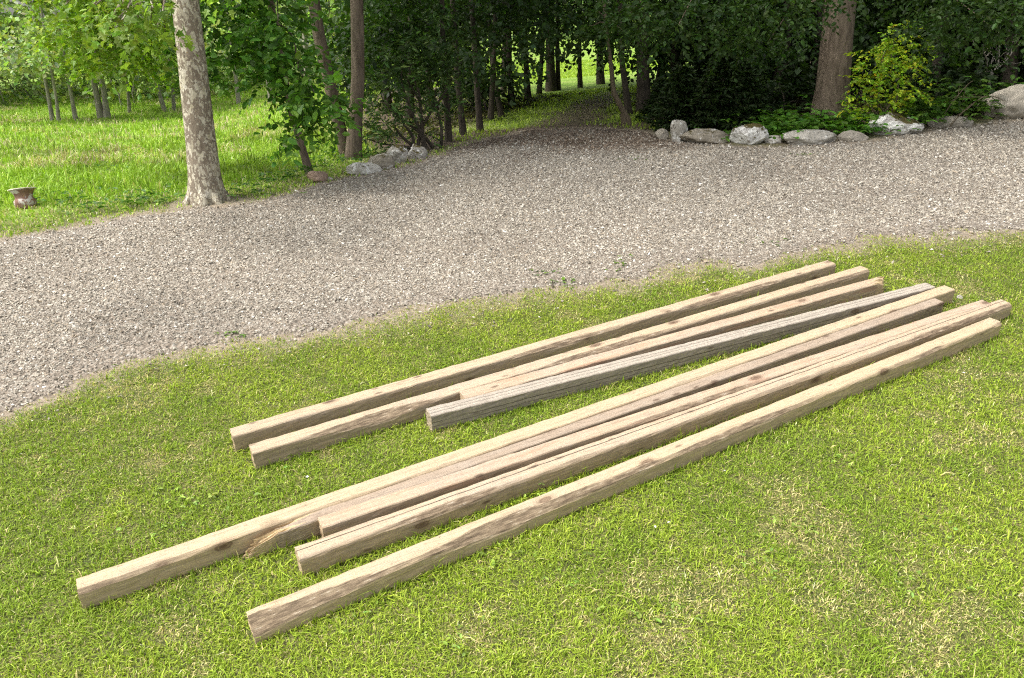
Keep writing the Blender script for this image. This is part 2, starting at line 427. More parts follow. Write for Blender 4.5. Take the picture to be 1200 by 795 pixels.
def sprays(centers, radii, counts, per=9, length=.28, leaf=.07, kind='oval', base=(.05, .10, .02), droop=.3, flat=.5, var=.25, hue=.12):
    """leafy twigs spread through blobs; returns leaf arrays"""
    Pa = []; Da = []; Na = []; Sa = []; Ca = []
    for c, r, n in zip(centers, radii, counts):
        r = np.broadcast_to(np.asarray(r, float), (3,))
        d = unit(rng.normal(0, 1, (n, 3))); rad = rng.random((n, 1)) ** .55
        o = np.asarray(c) + d * rad * r
        dirs = unit(d * [1, 1, .35] + rng.normal(0, .45, (n, 3)) + [0, 0, -droop])
        bright = np.exp(rng.normal(0, .16, n))
        t = (np.arange(per) + .5) / per
        P = o[:, None] + dirs[:, None] * (t[None, :, None] * length) + np.array([0, 0, -1]) * (t[None, :, None] ** 2 * length * .25)
        side = np.where(np.arange(per) % 2 == 0, 1, -1)[None, :, None]
        upv = np.array([0, 0, 1.0]) + rng.normal(0, .25, (n, 3))
        lat = unit(np.cross(dirs, upv))
        D = unit(dirs[:, None] * .55 + lat[:, None] * side * .8 + rng.normal(0, .3, (n, per, 3)) + [0, 0, -droop * .5])
        Nn = unit(np.array([0, 0, 1.0]) * flat + rng.normal(0, .42, (n, per, 3)))
        Pa.append(P.reshape(-1, 3)); Da.append(D.reshape(-1, 3)); Na.append(Nn.reshape(-1, 3))
        Sa.append(leaf * np.exp(rng.normal(0, .22, n * per)))
        Ca.append(leaf_colours(n * per, base, var, hue, np.repeat(bright, per)))
    return leaf_arrays(np.concatenate(Pa), np.concatenate(Da), np.concatenate(Na), np.concatenate(Sa), kind, np.concatenate(Ca))

def merge(parts):
    Vs = []; Fd = {}; Cd = {}; n = 0
    for V, Fc, C in parts:
        k_ = Fc.shape[1]
        Vs.append(V); Fd.setdefault(k_, []).append(Fc + n); Cd.setdefault(k_, []).append(C); n += len(V)
    ks = sorted(Fd)
    return np.concatenate(Vs), [np.concatenate(Fd[q]) for q in ks], np.concatenate([np.concatenate(Cd[q]) for q in ks])

def leaf_mesh(name, parts, origin=(0, 0, 0), mat=None):
    V, Fc, C = merge(parts)
    return make_mesh(name, V - np.asarray(origin), Fc, mat or M['leaf'], C)

# ------------------------------------------------------------------ zones on the ground (outlines read off the photograph, dropped onto the terrain)
def poly(px): return np.array([at(*p)[:2] for p in px])
LOW = [(-420, 640), (-160, 535), (0, 482), (60, 459), (150, 431), (230, 411), (330, 396), (420, 380), (500, 360), (560, 353), (640, 337), (720, 326), (800, 313), (900, 301), (960, 291), (1050, 281), (1200, 266), (1420, 246), (1700, 225)]
UPP = [(1700, 128), (1420, 130), (1200, 139), (1110, 150), (1060, 160), (1010, 166), (950, 171), (880, 173), (830, 169), (780, 164), (745, 155), (690, 151), (625, 153), (585, 160), (540, 173), (500, 188), (450, 201), (400, 213), (350, 226), (300, 240), (230, 246), (150, 257), (60, 273), (0, 284), (-160, 312), (-420, 360)]
GRAVEL = poly(LOW + UPP)
LAWN_EDGE = poly(LOW)
PATH = poly([(560, 176), (575, 160), (610, 146), (640, 130), (672, 118), (700, 112), (735, 108), (748, 112), (742, 128), (738, 150), (760, 170)])

TRACK = poly([(560, 170), (600, 156), (640, 140), (672, 124), (697, 112), (716, 106), (727, 107), (724, 118), (716, 132), (722, 160)])
def signed(P, poly_):
    """distance to the outline, positive inside"""
    a = poly_; b = np.roll(poly_, -1, 0)
    out = np.empty(len(P))
    for s in range(0, len(P), 20000):
        p = P[s:s + 20000]
        ab = b - a; ap = p[:, None] - a[None]
        t = np.clip((ap * ab).sum(-1) / (ab * ab).sum(-1), 0, 1)
        d = np.sqrt(((ap - t[..., None] * ab) ** 2).sum(-1)).min(1)
        yy = p[:, 1][:, None]; xx = p[:, 0][:, None]
        cr = (a[None, :, 1] > yy) != (b[None, :, 1] > yy)
        xc = a[None, :, 0] + (yy - a[None, :, 1]) / (ab[None, :, 1] + 1e-12) * ab[None, :, 0]
        ins = (cr & (xx < xc)).sum(1) % 2 == 1
        out[s:s + 20000] = np.where(ins, d, -d)
    return out

def gravel_sd(x, y):
    return signed(np.stack([x, y], -1), GRAVEL) + (fbm(x * 2.3, y * 2.3, 5) - .5) * .28 + (fbm(x * 9, y * 9, 8) - .5) * .14

# wooded ground: beyond the drive, right of the tree at its left edge
WOOD = poly([(415, 196), (450, 201), (500, 188), (540, 174), (585, 161), (625, 155), (690, 153), (745, 156), (780, 164), (830, 169), (880, 173), (950, 171), (1010, 166), (1060, 160), (1110, 150), (1200, 139), (1420, 128), (1700, 120)])
WOOD = np.concatenate([WOOD, [[16, 15], [18, 34], [7, 34], [4.8, 26], [3, 22.5], [.6, 21], [-3.0, 21], [-3.2, 14]]])
def lawn_side(x, y):                      # positive on the lawn's side of the drive
    lx = np.interp(x, LAWN_EDGE[:, 0], LAWN_EDGE[:, 1]); return lx - y

def litter(x, y):                         # dead leaves drifting out of the wood onto the stones
    px, py = world_to_px(np.column_stack([x, y, ground(x, y)]))
    n_ = (fbm(x * 1.7, y * 1.7, 91) - .5) * 40
    return smoothstep(192, 152, py + n_) * smoothstep(430, 520, px) * smoothstep(860, 760, px)
# ------------------------------------------------------------------ ground sheet
def build_ground():
    rad = np.concatenate([[.05], np.geomspace(.3, 3, 40)[:-1], np.geomspace(3, 30, 120)[:-1], np.geomspace(30, 900, 50)])
    ang = np.concatenate([np.linspace(-55, 55, 260), np.linspace(55, 305, 60)[1:-1]])
    aa = np.radians(ang); Rr, Aa = np.meshgrid(rad, aa, indexing='ij')
    x = Rr * np.sin(Aa); y = Rr * np.cos(Aa)
    z = ground(x.ravel(), y.ravel())
    V = np.stack([x.ravel(), y.ravel(), z], -1)
    na = len(ang); i = np.arange(len(rad) - 1)[:, None] * na; j = np.arange(na)[None]; j2 = (j + 1) % na
    Fq = np.stack([i + j, i + na + j, i + na + j2, i + j2], -1).reshape(-1, 4)
    me = make_mesh('ground', V, Fq, M['ground'], smooth=True)
    xx, yy = V[:, 0], V[:, 1]
    sg = gravel_sd(xx, yy); sw = signed(V[:, :2], WOOD) + (fbm(xx * 1.2, yy * 1.2, 21) - .5) * .8
    ls = lawn_side(xx, yy)
    zone = np.zeros((len(V), 4), np.float32); zone[:, 3] = 1
    d = np.hypot(xx, yy)
    zone[:, 0] = np.where((ls < 0) & (d > 3), 1, 0) * smoothstep(.2, .8, -sg) + 0
    zone[:, 0] = np.where(ls < 0, np.clip(zone[:, 0], 0, 1), 0)
    sp = signed(V[:, :2], PATH)
    grassy = smoothstep(-.9, -.1, -np.abs(sp + .15)) * (d > 9) * (sw > 0)
    zone[:, 1] = smoothstep(-.1, .35, sw) * (1 - .75 * grassy)
    zone[:, 1] *= 1 - smoothstep(11.5, 14, d) * smoothstep(-2.0, -.5, xx - .05 * d) * (xx < 6)
    zone[:, 0] = np.maximum(zone[:, 0], smoothstep(11.5, 14, d) * (yy > 0))
    tr = smoothstep(-.35, .25, signed(V[:, :2], TRACK) + (fbm(xx * 2, yy * 2, 25) - .5) * .8)
    zone[:, 1] = np.maximum(zone[:, 1], .9 * tr)
    zone[:, 2] = smoothstep(-.20, -.02, sg)
    # bare earth round the foot of the tall tree
    b = at(243, 236); zone[:, 2] = np.maximum(zone[:, 2], .9 * smoothstep(.5, .2, np.hypot(xx - b[0] - .05, (yy - b[1] + .08) * 1.6)))
    a = me.attributes.new('zone', 'FLOAT_COLOR', 'POINT'); a.data.foreach_set('color', zone.ravel())
    tag(link('ground', me), kind='structure')

    # the gravel drive: its own sheet, sinking under the turf at its edges
    xs = np.arange(-7.2, 10.6, .055); ys = np.arange(1.2, 12.5, .055)
    X, Y = np.meshgrid(xs, ys, indexing='ij'); P = np.stack([X.ravel(), Y.ravel()], -1)
    s = gravel_sd(P[:, 0], P[:, 1])
    z = ground(P[:, 0], P[:, 1]) + np.clip(s * .25 - .004, -.02, .008)
    nx, ny = X.shape; i = np.arange(nx - 1)[:, None] * ny; j = np.arange(ny - 1)[None]
    q = np.stack([i + j, i + ny + j, i + ny + j + 1, i + j + 1], -1).reshape(-1, 4)
    keep = (s[q] > -.12).any(1); q = q[keep]
    used = np.unique(q); remap = np.full(len(P), -1); remap[used] = np.arange(len(used))
    me = make_mesh('gravel_drive', np.column_stack([P, z])[used], remap[q], M['gravel'], smooth=True, extra={'litter': litter(P[used, 0], P[used, 1])})
    tag(link('gravel_drive', me), kind='structure')
build_ground()

def sector(n, r0, r1, a0, a1, power=0.0):
    """points spread over a ring sector round the camera; power > 0 thins them with distance"""
    e = 2 - power
    u = rng.random(n)
    r = (r0 ** e + u * (r1 ** e - r0 ** e)) ** (1 / e) if abs(e) > 1e-6 else r0 * (r1 / r0) ** u
    a = np.radians(a0 + (a1 - a0) * rng.random(n))
    return r * np.sin(a), r * np.cos(a)

# ------------------------------------------------------------------ loose stones of the drive
def build_pebbles():
    x, y = sector(1050000, 2.0, 11.5, -41, 41, 1.08)
    s = gravel_sd(x, y)
    fade = smoothstep(-.08, .34, s)
    lit_ = litter(x, y)
    band = np.exp(-((s - .75) / .22) ** 2) + np.exp(-((s - 1.75) / .25) ** 2)      # wheel tracks, pressed into the fines
    band = band * smoothstep(.3, .6, fbm(x * .8, y * .8, 15))
    keep = rng.random(len(x)) < fade * (1 - .55 * lit_) * (1 - .45 * band)
    stray = (s < 0) & (s > -.30) & (rng.random(len(x)) < .010)
    keep |= stray
    x, y, lit_ = x[keep], y[keep], lit_[keep]; n = len(x)
    d = np.hypot(x, y)
    size = (.0029 + .00035 * np.maximum(d - 3, 0)) * np.exp(np.clip(rng.normal(0, .36, n), -.7, .75))
    c = np.array([[1, 0, 0], [0, 1, 0], [-1, 0, 0], [0, -1, 0], [0, 0, 1], [0, 0, -1]], float)
    V = c[None] * np.exp(rng.normal(0, .25, (n, 6, 1))) + rng.normal(0, .28, (n, 6, 3))
    V *= np.stack([np.exp(np.clip(rng.normal(.15, .25, n), -.5, .6)), np.exp(np.clip(rng.normal(-.05, .2, n), -.5, .4)), np.exp(rng.normal(-.45, .25, n))], -1)[:, None]
    a = rng.random(n) * 2 * PI; t1 = rng.normal(0, .5, n)
    ca, sa = np.cos(a)[:, None], np.sin(a)[:, None]; ct, st = np.cos(t1)[:, None], np.sin(t1)[:, None]
    X = V[..., 0] * ct - V[..., 2] * st; Z = V[..., 0] * st + V[..., 2] * ct; Y = V[..., 1]
    V = np.stack([X * ca - Y * sa, X * sa + Y * ca, Z], -1) * size[:, None, None] * 1.15
    V += np.stack([x, y, ground(x, y) + .006 + size * .15 + .004 * rng.random(n)], -1)[:, None]
    f = np.array([[0, 1, 4], [1, 2, 4], [2, 3, 4], [3, 0, 4], [1, 0, 5], [2, 1, 5], [3, 2, 5], [0, 3, 5]])
    Fq = (np.arange(n)[:, None, None] * 6 + f[None]).reshape(-1, 3)
    pal = np.array([[.36, .32, .265], [.46, .42, .35], [.62, .585, .52], [.27, .235, .19], [.17, .145, .12], [.09, .08, .07], [.32, .25, .175], [.80, .78, .73]])
    w = np.array([.27, .22, .10, .16, .10, .05, .08, .02])
    col = (pal[rng.choice(len(pal), n, p=w)] * .74 + np.array([.36, .325, .27]) * .34) * np.array([.985, .985, .965]) * np.exp(rng.normal(0, .14, (n, 1))) * .92
    col *= (1 - .22 * smoothstep(.5, .75, fbm(x * 1.1, y * 1.1, 31)))[:, None]
    dead = rng.random(n) < .75 * lit_
    col = np.where(dead[:, None], np.array([.19, .145, .105]) * np.exp(rng.normal(0, .35, (n, 1))), col)
    me = make_mesh('loose_gravel', V.reshape(-1, 3), Fq, M['pebble'], np.repeat(np.clip(col, .02, .85), 8, 0))
    tag(link('loose_gravel', me), 'pale grey and tan gravel covering the drive', 'gravel', kind='stuff')

# ------------------------------------------------------------------ beams
BH = .072; BW = .062; BURY = .018        # the timbers stand in the turf
H_TOP = BH - BURY
BEAMS = []
def beam(name, near, far, mat, label, hi=0.0, wid=BW, seed=0, near_disp=None, far_disp=None, wane=.004, wane_amp=.0, wane_back=.003, bow=0.0, both=None):
    """near/far: pixels of the rear top edge's two ends"""
    r_ = np.random.default_rng(seed)
    a = lawn_px(*near, H_TOP + hi); b = lawn_px(*far, H_TOP + hi)
    L = np.hypot(b[0] - a[0], b[1] - a[1]); yaw = math.atan2(b[1] - a[1], b[0] - a[0])
    # local frame: x along, y towards the viewer's side is negative, z up from the bottom face
    torn = near_disp is torn_near or far_disp is torn_far
    g = np.array([0, .05, .16, .33, .5, .67, .84, .95, 1.0]) if not torn else np.linspace(0, 1, 21); ng = len(g)
    per = [(i, 0) for i in range(ng - 1)] + [(ng - 1, j) for j in range(ng - 1)] + [(i, ng - 1) for i in range(ng - 1, 0, -1)] + [(0, j) for j in range(ng - 1, 0, -1)]
    ns = 90
    nt = 22
    if near_disp is torn_near: xs = np.concatenate([np.linspace(0, .27, nt), np.linspace(.30, L, ns - nt)])
    elif far_disp is torn_far: xs = np.concatenate([np.linspace(0, L - .18, ns - nt), np.linspace(L - .16, L, nt)])
    else: xs = np.concatenate([[0], np.linspace(.03, L - .03, ns - 2), [L]])
    col_j = r_.normal(0, 1, ng); col_j = .55 * col_j + .45 * np.roll(col_j, 1)
    DN = np.array([[max(near_disp(a_, b_, r_) + .016 * c_ * (.5 + .5 * b_), 0) if near_disp else 0 for b_ in g] for a_, c_ in zip(g, col_j)]); DN = DN - DN.min()
    DF = np.array([[max(far_disp(a_, b_, r_) + .012 * c_ * (.5 + .5 * b_), 0) if far_disp else 0 for b_ in g] for a_, c_ in zip(g, col_j)]); DF = DF - DF.min()
    hgt = BH + hi
    def section(x, k_):
        c = wane + wane_amp * max(0, (2 * fbm(np.array([x * 2.1 + seed]), np.array([seed * 1.7]), seed)[0] - .75)) * 1.6
        cb = wane_back
        out = np.empty((ng, ng, 3))
        for i in range(ng):
            for j in range(ng):
                yy = g[i] * wid; zz = g[j] * hgt          # yy: 0 rear .. wid front
                e = (wid - yy) + (hgt - zz)
                if e < c: sft = (c - e) / 2; yy -= sft; zz -= sft
                e = yy + (hgt - zz)
                if e < cb: sft = (cb - e) / 2; yy += sft; zz -= sft
                e = (wid - yy) + zz
                if e < .003: sft = (.003 - e) / 2; yy -= sft; zz += sft
                out[i, j] = (x, -yy, zz)
        return out
    V = []; wane_at = []
    bowy = lambda x: bow * math.sin(PI * x / L)
    for k_, x in enumerate(xs):
        S = section(x, k_); wane_at.append(wane + wane_amp * max(0, (2 * fbm(np.array([x * 2.1 + seed]), np.array([seed * 1.7]), seed)[0] - .75)) * 1.6)
        S[..., 1] += bowy(x) + r_.normal(0, .0006); S[..., 2] += r_.normal(0, .0005)
        S[:, 1:-1, 1] += r_.normal(0, .0005, (ng, ng - 2)); 
        if near_disp is torn_near:
            over = np.clip((DN + .07 - x) / .07, 0, 1); S[..., 2] -= over * g[None, :] * hgt * .30 * (1 + .5 * col_j[:, None])
            S[..., 0] = np.maximum(x, DN + x * .002)
        elif far_disp is torn_far:
            over = np.clip((DF + .04 - (L - x)) / .04, 0, 1); S[..., 2] -= over * g[None, :] * hgt * .18 * (1 + .6 * col_j[:, None])
            S[..., 0] = np.minimum(x, L - DF - (L - x) * .002)
        elif k_ in (0, ns - 1): S[..., 0] += r_.normal(0, .0012, S.shape[:2])
        V.append(S)
    verts = []; idx = {}
    def vid(k_, i, j):
        key = (k_, i, j)
        if key not in idx: idx[key] = len(verts); verts.append(V[k_][i, j]); vw.append(wane_at[k_]); ve.append(max((1 - g[i]) * wid + (1 - g[j]) * hgt, 0))
        return idx[key]
    faces = []; face_attr = []; end_attr = []; vw = []; ve = []
    m = len(per)
    for k_ in range(ns - 1):
        for q in range(m):
            i, j = per[q]; i2, j2 = per[(q + 1) % m]
            faces.append((vid(k_, i, j), vid(k_, i2, j2), vid(k_ + 1, i2, j2), vid(k_ + 1, i, j)))
            topf = j == ng - 1 and j2 == ng - 1
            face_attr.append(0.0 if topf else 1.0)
            xm = .5 * (xs[k_] + xs[k_ + 1]); tn = 0.0
            if near_disp is torn_near: tn = float(np.clip((max(DN[i, j], DN[i2, j2]) + .075 + .035 * col_j[i] - xm) / .02, 0, 1))
            if far_disp is torn_far: tn = float(np.clip((max(DF[i, j], DF[i2, j2]) + .055 + .02 * col_j[i] - (L - xm)) / .02, 0, 1))
            end_attr.append(tn if topf else tn * .6)
    for k_, flip in ((0, False), (ns - 1, True)):
        torn_end = near_disp if k_ == 0 else far_disp
        for i in range(ng - 1):
            for j in range(ng - 1):
                f = (vid(k_, i, j), vid(k_, i, j + 1), vid(k_, i + 1, j + 1), vid(k_, i + 1, j))
                faces.append(f if not flip else f[::-1]); face_attr.append(.5); end_attr.append(1.0 if torn_end else .3)
    me = make_mesh(name, np.array(verts), np.array(faces), mat, extra={'face': face_attr, 'endgrain': end_attr, 'wane': vw, 'edge': ve})
    o = link(name, me)
    m3 = M_LW @ np.array([[math.cos(yaw), -math.sin(yaw), 0], [math.sin(yaw), math.cos(yaw), 0], [0, 0, 1]])
    loc = lawn_to_world([a[0], a[1], -BURY])
    o.matrix_world = Matrix.Translation(Vector(loc)) @ Matrix(m3.tolist()).to_4x4()
    tag(o, label, 'wooden beam', 'used timber beams laid on the lawn')
    BEAMS.append((a[:2], np.array([math.cos(yaw), math.sin(yaw)]), L, wid))
    return o, L

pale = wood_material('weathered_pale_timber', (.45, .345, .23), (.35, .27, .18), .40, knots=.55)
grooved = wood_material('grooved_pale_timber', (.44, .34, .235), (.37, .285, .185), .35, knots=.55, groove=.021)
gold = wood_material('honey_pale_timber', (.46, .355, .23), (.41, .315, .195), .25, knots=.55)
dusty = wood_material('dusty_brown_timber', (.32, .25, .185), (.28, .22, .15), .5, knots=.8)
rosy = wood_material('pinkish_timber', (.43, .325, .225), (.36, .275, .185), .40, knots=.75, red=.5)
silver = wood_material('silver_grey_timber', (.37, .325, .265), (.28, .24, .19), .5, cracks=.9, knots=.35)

def torn_near(gi, gj, r_):                # rear edge torn shorter than the front one, long fibres left standing
    return .105 * (1 - gi) ** 1.9 * (.35 + .65 * gj) + .035 * gj + .032 * math.sin(gi * 15 + 1) ** 2 + abs(r_.normal(0, .010))
def torn_far(gi, gj, r_):
    return .075 * gi * (.4 + .6 * gj) + .03 * (1 - gj) + .026 * math.sin(gi * 17 + 2) ** 2 + abs(r_.normal(0, .008))

beam('timber_beam', (269, 502), (969, 305), pale, 'pale squared beam at the far back, nearest to the gravel drive', seed=1, wane=.006, wane_amp=.014)
beam('timber_beam', (291.5, 521), (1008, 311.5), pale, 'tan beam with bark edge lying second from the gravel drive', seed=2, wane=.006, wane_amp=.018)
beam('timber_beam', (538, 459), (1037, 322), rosy, 'pinkish beam wedged between neighbours, its far end torn and yellow', seed=3, far_disp=torn_far, wid=.060)
beam('timber_beam', (499, 478.5), (1084, 331), silver, 'silver grey weathered beam with long cracks along its side', seed=4, near_disp=None, wane=.004)
beam('timber_beam', (89, 678), (1106, 334), gold, 'longest honey coloured beam, its near end reaching furthest left', seed=5, wane=.004, wane_amp=.006)
beam('timber_beam', (277, 628), (1094, 349), dusty, 'dusty brown beam with a splintered broken near end', seed=6, near_disp=torn_near, hi=-.008, wid=.056)
beam('timber_beam', (372, 606), (1150, 351), rosy, 'rosy knotty beam squeezed between the broken beam and the grooved one', seed=7, hi=.002, wane=.004, wane_amp=.012, wid=.056)
beam('timber_beam', (345, 641), (1172, 350.5), grooved, 'tan beam with a lengthwise groove, second from the front', seed=8, wane=.004, wane_amp=.012)
beam('timber_beam', (288, 716), (1159, 372), gold, 'frontmost pale beam with dark stripped bark along its near edge', seed=9, wane=.008, wane_amp=.026)

LINV = M_LW.T
def under_beam(x, y, z, margin):
    p = (np.stack([x, y, z], -1) - CAM) @ LINV.T + CAM
    hit = np.zeros(len(x), bool)
    for a, d, L, w in BEAMS:
        v = p[:, :2] - a; s = v @ d; t = v @ np.array([d[1], -d[0]])
        hit |= (s > -.01) & (s < L + .01) & (t > -margin) & (t < w + margin)
    return hit

# ------------------------------------------------------------------ grass
def blades(x, y, h, wd, col, lean=.7, name='grass', label='', cat='grass', z0=None, segs=2):
    n = len(x); z = (ground(x, y) if z0 is None else z0) - .004
    a = rng.random(n) * 2 * PI; dirx, diry = np.cos(a), np.sin(a)
    ln = np.abs(rng.normal(0, lean, n)) * h
    pw = a + rng.normal(PI / 2, .6, n)
    wx, wy = np.cos(pw) * wd / 2, np.sin(pw) * wd / 2
    V = np.empty((n, 5, 3))
    V[:, 0] = np.stack([x - wx, y - wy, z], -1); V[:, 1] = np.stack([x + wx, y + wy, z], -1)
    mx, my, mz = x + dirx * ln * .35, y + diry * ln * .35, z + h * .62
    V[:, 2] = np.stack([mx + wx * .8, my + wy * .8, mz], -1); V[:, 3] = np.stack([mx - wx * .8, my - wy * .8, mz], -1)
    V[:, 4] = np.stack([x + dirx * ln, y + diry * ln, z + h * (1.0 - .35 * np.clip(ln / h, 0, 1.6) ** 2 * .6)], -1)
    i = np.arange(n)[:, None] * 5
    me = make_mesh(name, V.reshape(-1, 3), [i + np.array([[0, 1, 2, 3]]), i + np.array([[3, 2, 4]])], M['grass'], np.concatenate([col, col]))
    return tag(link(name, me), label, cat, kind='stuff')

def build_lawn():
    x, y = sector(980000, .62, 7.0, -42, 42, .95)
    sg = gravel_sd(x, y); ls = lawn_side(x, y)
    keep = (ls > -.25) & (rng.random(len(x)) < smoothstep(.06, -.14, sg))
    x, y, sg = x[keep], y[keep], sg[keep]
    z = ground(x, y); keep = ~under_beam(x, y, z, .002); x, y, z, sg = x[keep], y[keep], z[keep], sg[keep]
    n = len(x); d = np.hypot(x, y)
    patch = fbm(x * 2.2, y * 2.2, 41, 4); fine = fbm(x * 11, y * 11, 47, 2); tuft = fbm(x * 26, y * 26, 51, 2)
    dry = smoothstep(.525, .70, patch * .55 + fine * .45); dry = np.maximum(dry, .55 * smoothstep(-.35, 0, sg))
    straw = rng.random(n) < .10 + .55 * dry
    h = .0125 * np.exp(rng.normal(0, .34, n)) * (.7 + .8 * tuft) * np.where(straw, .85, 1)
    h *= 1 - .2 * dry
    near = under_beam(x, y, z, .035); h *= np.where(near, 1.25, 1); hug = under_beam(x, y, z, .014); h *= np.where(hug, 1.35, 1)
    wd = (.0024 + .00024 * d) * np.exp(rng.normal(0, .25, n))
    g1 = np.array([.205, .31, .025]); g2 = np.array([.37, .45, .05]); g3 = np.array([.105, .205, .017])
    t = rng.random((n, 1)); lush = smoothstep(.42, .6, fbm(x * 3.1, y * 3.1, 61))[:, None]
    col = g1 * (1 - t) + g2 * t; col = col * (1 - .35 * lush) + g3 * .35 * lush
    sc = np.array([.52, .45, .20]) * np.exp(rng.normal(0, .25, (n, 1)))
    col = np.where(straw[:, None], sc, col) * np.exp(rng.normal(0, .18, (n, 1)))
    blades(x, y, h, wd, np.clip(col * 1.1, .01, .75), 1.1, 'lawn_grass', 'short mown green lawn grass flecked with straw', z0=z)

def build_meadow():
    xa, ya = sector(150000, 4.6, 12.5, -50, -2, .7)
    xb, yb = sector(90000, 12.5, 40, -48, 0, .5)
    x = np.concatenate([xa, xb]); y = np.concatenate([ya, yb])
    sg = gravel_sd(x, y); ls = lawn_side(x, y); sw = signed(np.stack([x, y], -1), WOOD)
    keep = (ls < 0) & (rng.random(len(x)) < smoothstep(.04, -.12, sg)) & (sw < .3 * rng.random(len(x)))
    b = at(243, 236); keep &= (np.hypot(x - b[0] - .05, (y - b[1] + .08) * 1.6) > .33) | (rng.random(len(x)) < .15)
    x, y, sg = x[keep], y[keep], sg[keep]; n = len(x); d = np.hypot(x, y)
    tall = smoothstep(-.42, -.85, sg + .25 * smoothstep(-2.6, -1.5, x))
    pot = at(30, 242); near_pot = np.hypot((x - pot[0]) * 1.0, y - pot[1] + .10) < .22; tall = np.where(near_pot, tall * .25, tall)
    clump = fbm(x * 2.6, y * 2.6, 71, 3)
    h = (.020 + tall * (.036 + .045 * smoothstep(.45, .7, clump))) * np.exp(rng.normal(0, .3, n))
    wd = (.0035 + .0009 * d) * np.exp(rng.normal(0, .25, n))
    t = rng.random((n, 1))
    col = np.array([.23, .40, .035]) * (1 - t) + np.array([.38, .52, .08]) * t
    pale_ = smoothstep(.56, .66, fbm(x * .9, y * 1.3, 77, 3)) * smoothstep(7, 9, d)
    straw = rng.random(n) < .03 + .6 * pale_ + .30 * (1 - tall)
    col = np.where(straw[:, None], np.array([.55, .50, .28]), col) * np.exp(rng.normal(0, .2, (n, 1)))
    dark = smoothstep(.60, .70, fbm(x * 2.1, y * 2.1, 83, 2))[:, None] * tall[:, None]
    col = col * (1 - .3 * dark)
    blades(x, y, h, wd, np.clip(col, .01, .7), .6, 'meadow_grass', 'tall bright meadow grass with pale seed heads', 'meadow grass')

def build_path_grass():
    x, y = sector(90000, 8.0, 32, -14, 24, .6)
    sp = signed(np.stack([x, y], -1), PATH); sw = signed(np.stack([x, y], -1), WOOD); sg = gravel_sd(x, y)
    p = smoothstep(-1.0, -.15, sp) * smoothstep(.75, .25, sp) * (sg < -.1)
    p = np.maximum(p, (y > 11.5) & (np.abs(sp) < 1.6)); p = np.maximum(p, (sw < .2) & (y > 14)); p = np.maximum(p, .25 * ((x < .4) & (sw > 0) & (sg < -.15)))
    p = p * (1 - .88 * smoothstep(-.3, .2, signed(np.stack([x, y], -1), TRACK) + (fbm(x * 2, y * 2, 25) - .5) * .8))
    keep = rng.random(len(x)) < p
    x, y = x[keep], y[keep]; n = len(x); d = np.hypot(x, y)
    t = rng.random((n, 1))
    col = (np.array([.26, .40, .035]) * (1 - t) + np.array([.40, .52, .06]) * t) * np.exp(rng.normal(0, .2, (n, 1)))
    blades(x, y, .035 * np.exp(rng.normal(0, .3, n)), .003 + .0009 * d, col, .7, 'path_grass', 'shaded grass edging the path through the wood')
build_pebbles(); build_lawn(); build_meadow(); build_path_grass()

# ------------------------------------------------------------------ trees
def root_flare(tb, base, r, n=5):
    for q in range(n):
        a = q * 2 * PI / n + rng.random()
        d = np.array([math.cos(a), math.sin(a), 0])
        P = [base + d * r * .45 + [0, 0, r * 1.3], base + d * r * .9 + [0, 0, r * .35], base + d * r * 1.35 + [0, 0, -.02], base + d * r * 1.8 + [0, 0, -.08]]
        tb.add(P, [r * .42, r * .42, r * .3, r * .12], 7, .1)

def stem_path(base, p2, H, n=14, wig=.015):
    """from the base through a second point, on up to height H"""
    base = np.asarray(base, float); p2 = np.asarray(p2, float)
    d = (p2 - base) / (p2[2] - base[2])
    t = np.linspace(-.06, H, n)
    P = base + d * t[:, None]
    # straighten up towards the vertical with height
    ex = np.maximum(t - (p2[2] - base[2]), 0)
    P[:, :2] -= d[:2] * ex[:, None] * .6
    P[:, :2] += (np.cumsum(rng.normal(0, 1, (n, 2)), 0) * wig * H / n) * np.linspace(0, 1, n)[:, None]
    return P

# the tall tree with flaking bark on the left
b = at(243, 235)
root = thing('plane_tree', b, 'tall plane tree with flaking cream and brown bark by the gravel', 'tree')
top = pt(217, 0, b[1] + .02)
path = stem_path(b, top, 9.0, 40, .006)
rad = np.interp(path[:, 2] - b[2], [-.06, 0, .12, .4, 1.3, 3, 9], [.150, .136, .112, .101, .085, .077, .02])
tb = Tubes(); tb.add(path - b, rad, 28, .03); root_flare(tb, np.zeros(3), .112, 8)
crown_pts = []
def crown_branches(tb, stem, b, centers, r0=.02, zmin=1.6):
    for c in centers:
        c = np.asarray(c, float)
        hz = np.clip(c[2] + np.hypot(*(c[:2] - b[:2])) * .45, b[2] + zmin, stem[-1][2] - .3)
        i = int(np.argmin(abs(stem[:, 2] - hz)))
        P = curve_path(stem[i], c, 9, .10, .04)
        tb.add(P - b, np.linspace(r0, .004, 9), 6, .05)
cl_near = [(pt(112, 6, 4.6), .16, 9), (pt(150, 10, 4.5), .20, 14), (pt(180, 10, 4.6), .12, 8), (pt(135, 34, 4.7), .13, 7), (pt(208, 4, 4.55), .06, 3), (pt(172, -30, 4.6), .3, 18), (pt(95, -30, 4.6), .3, 16), (pt(176, 44, 4.8), .1, 5), (pt(240, -30, 4.4), .15, 5)]
cl_far = []
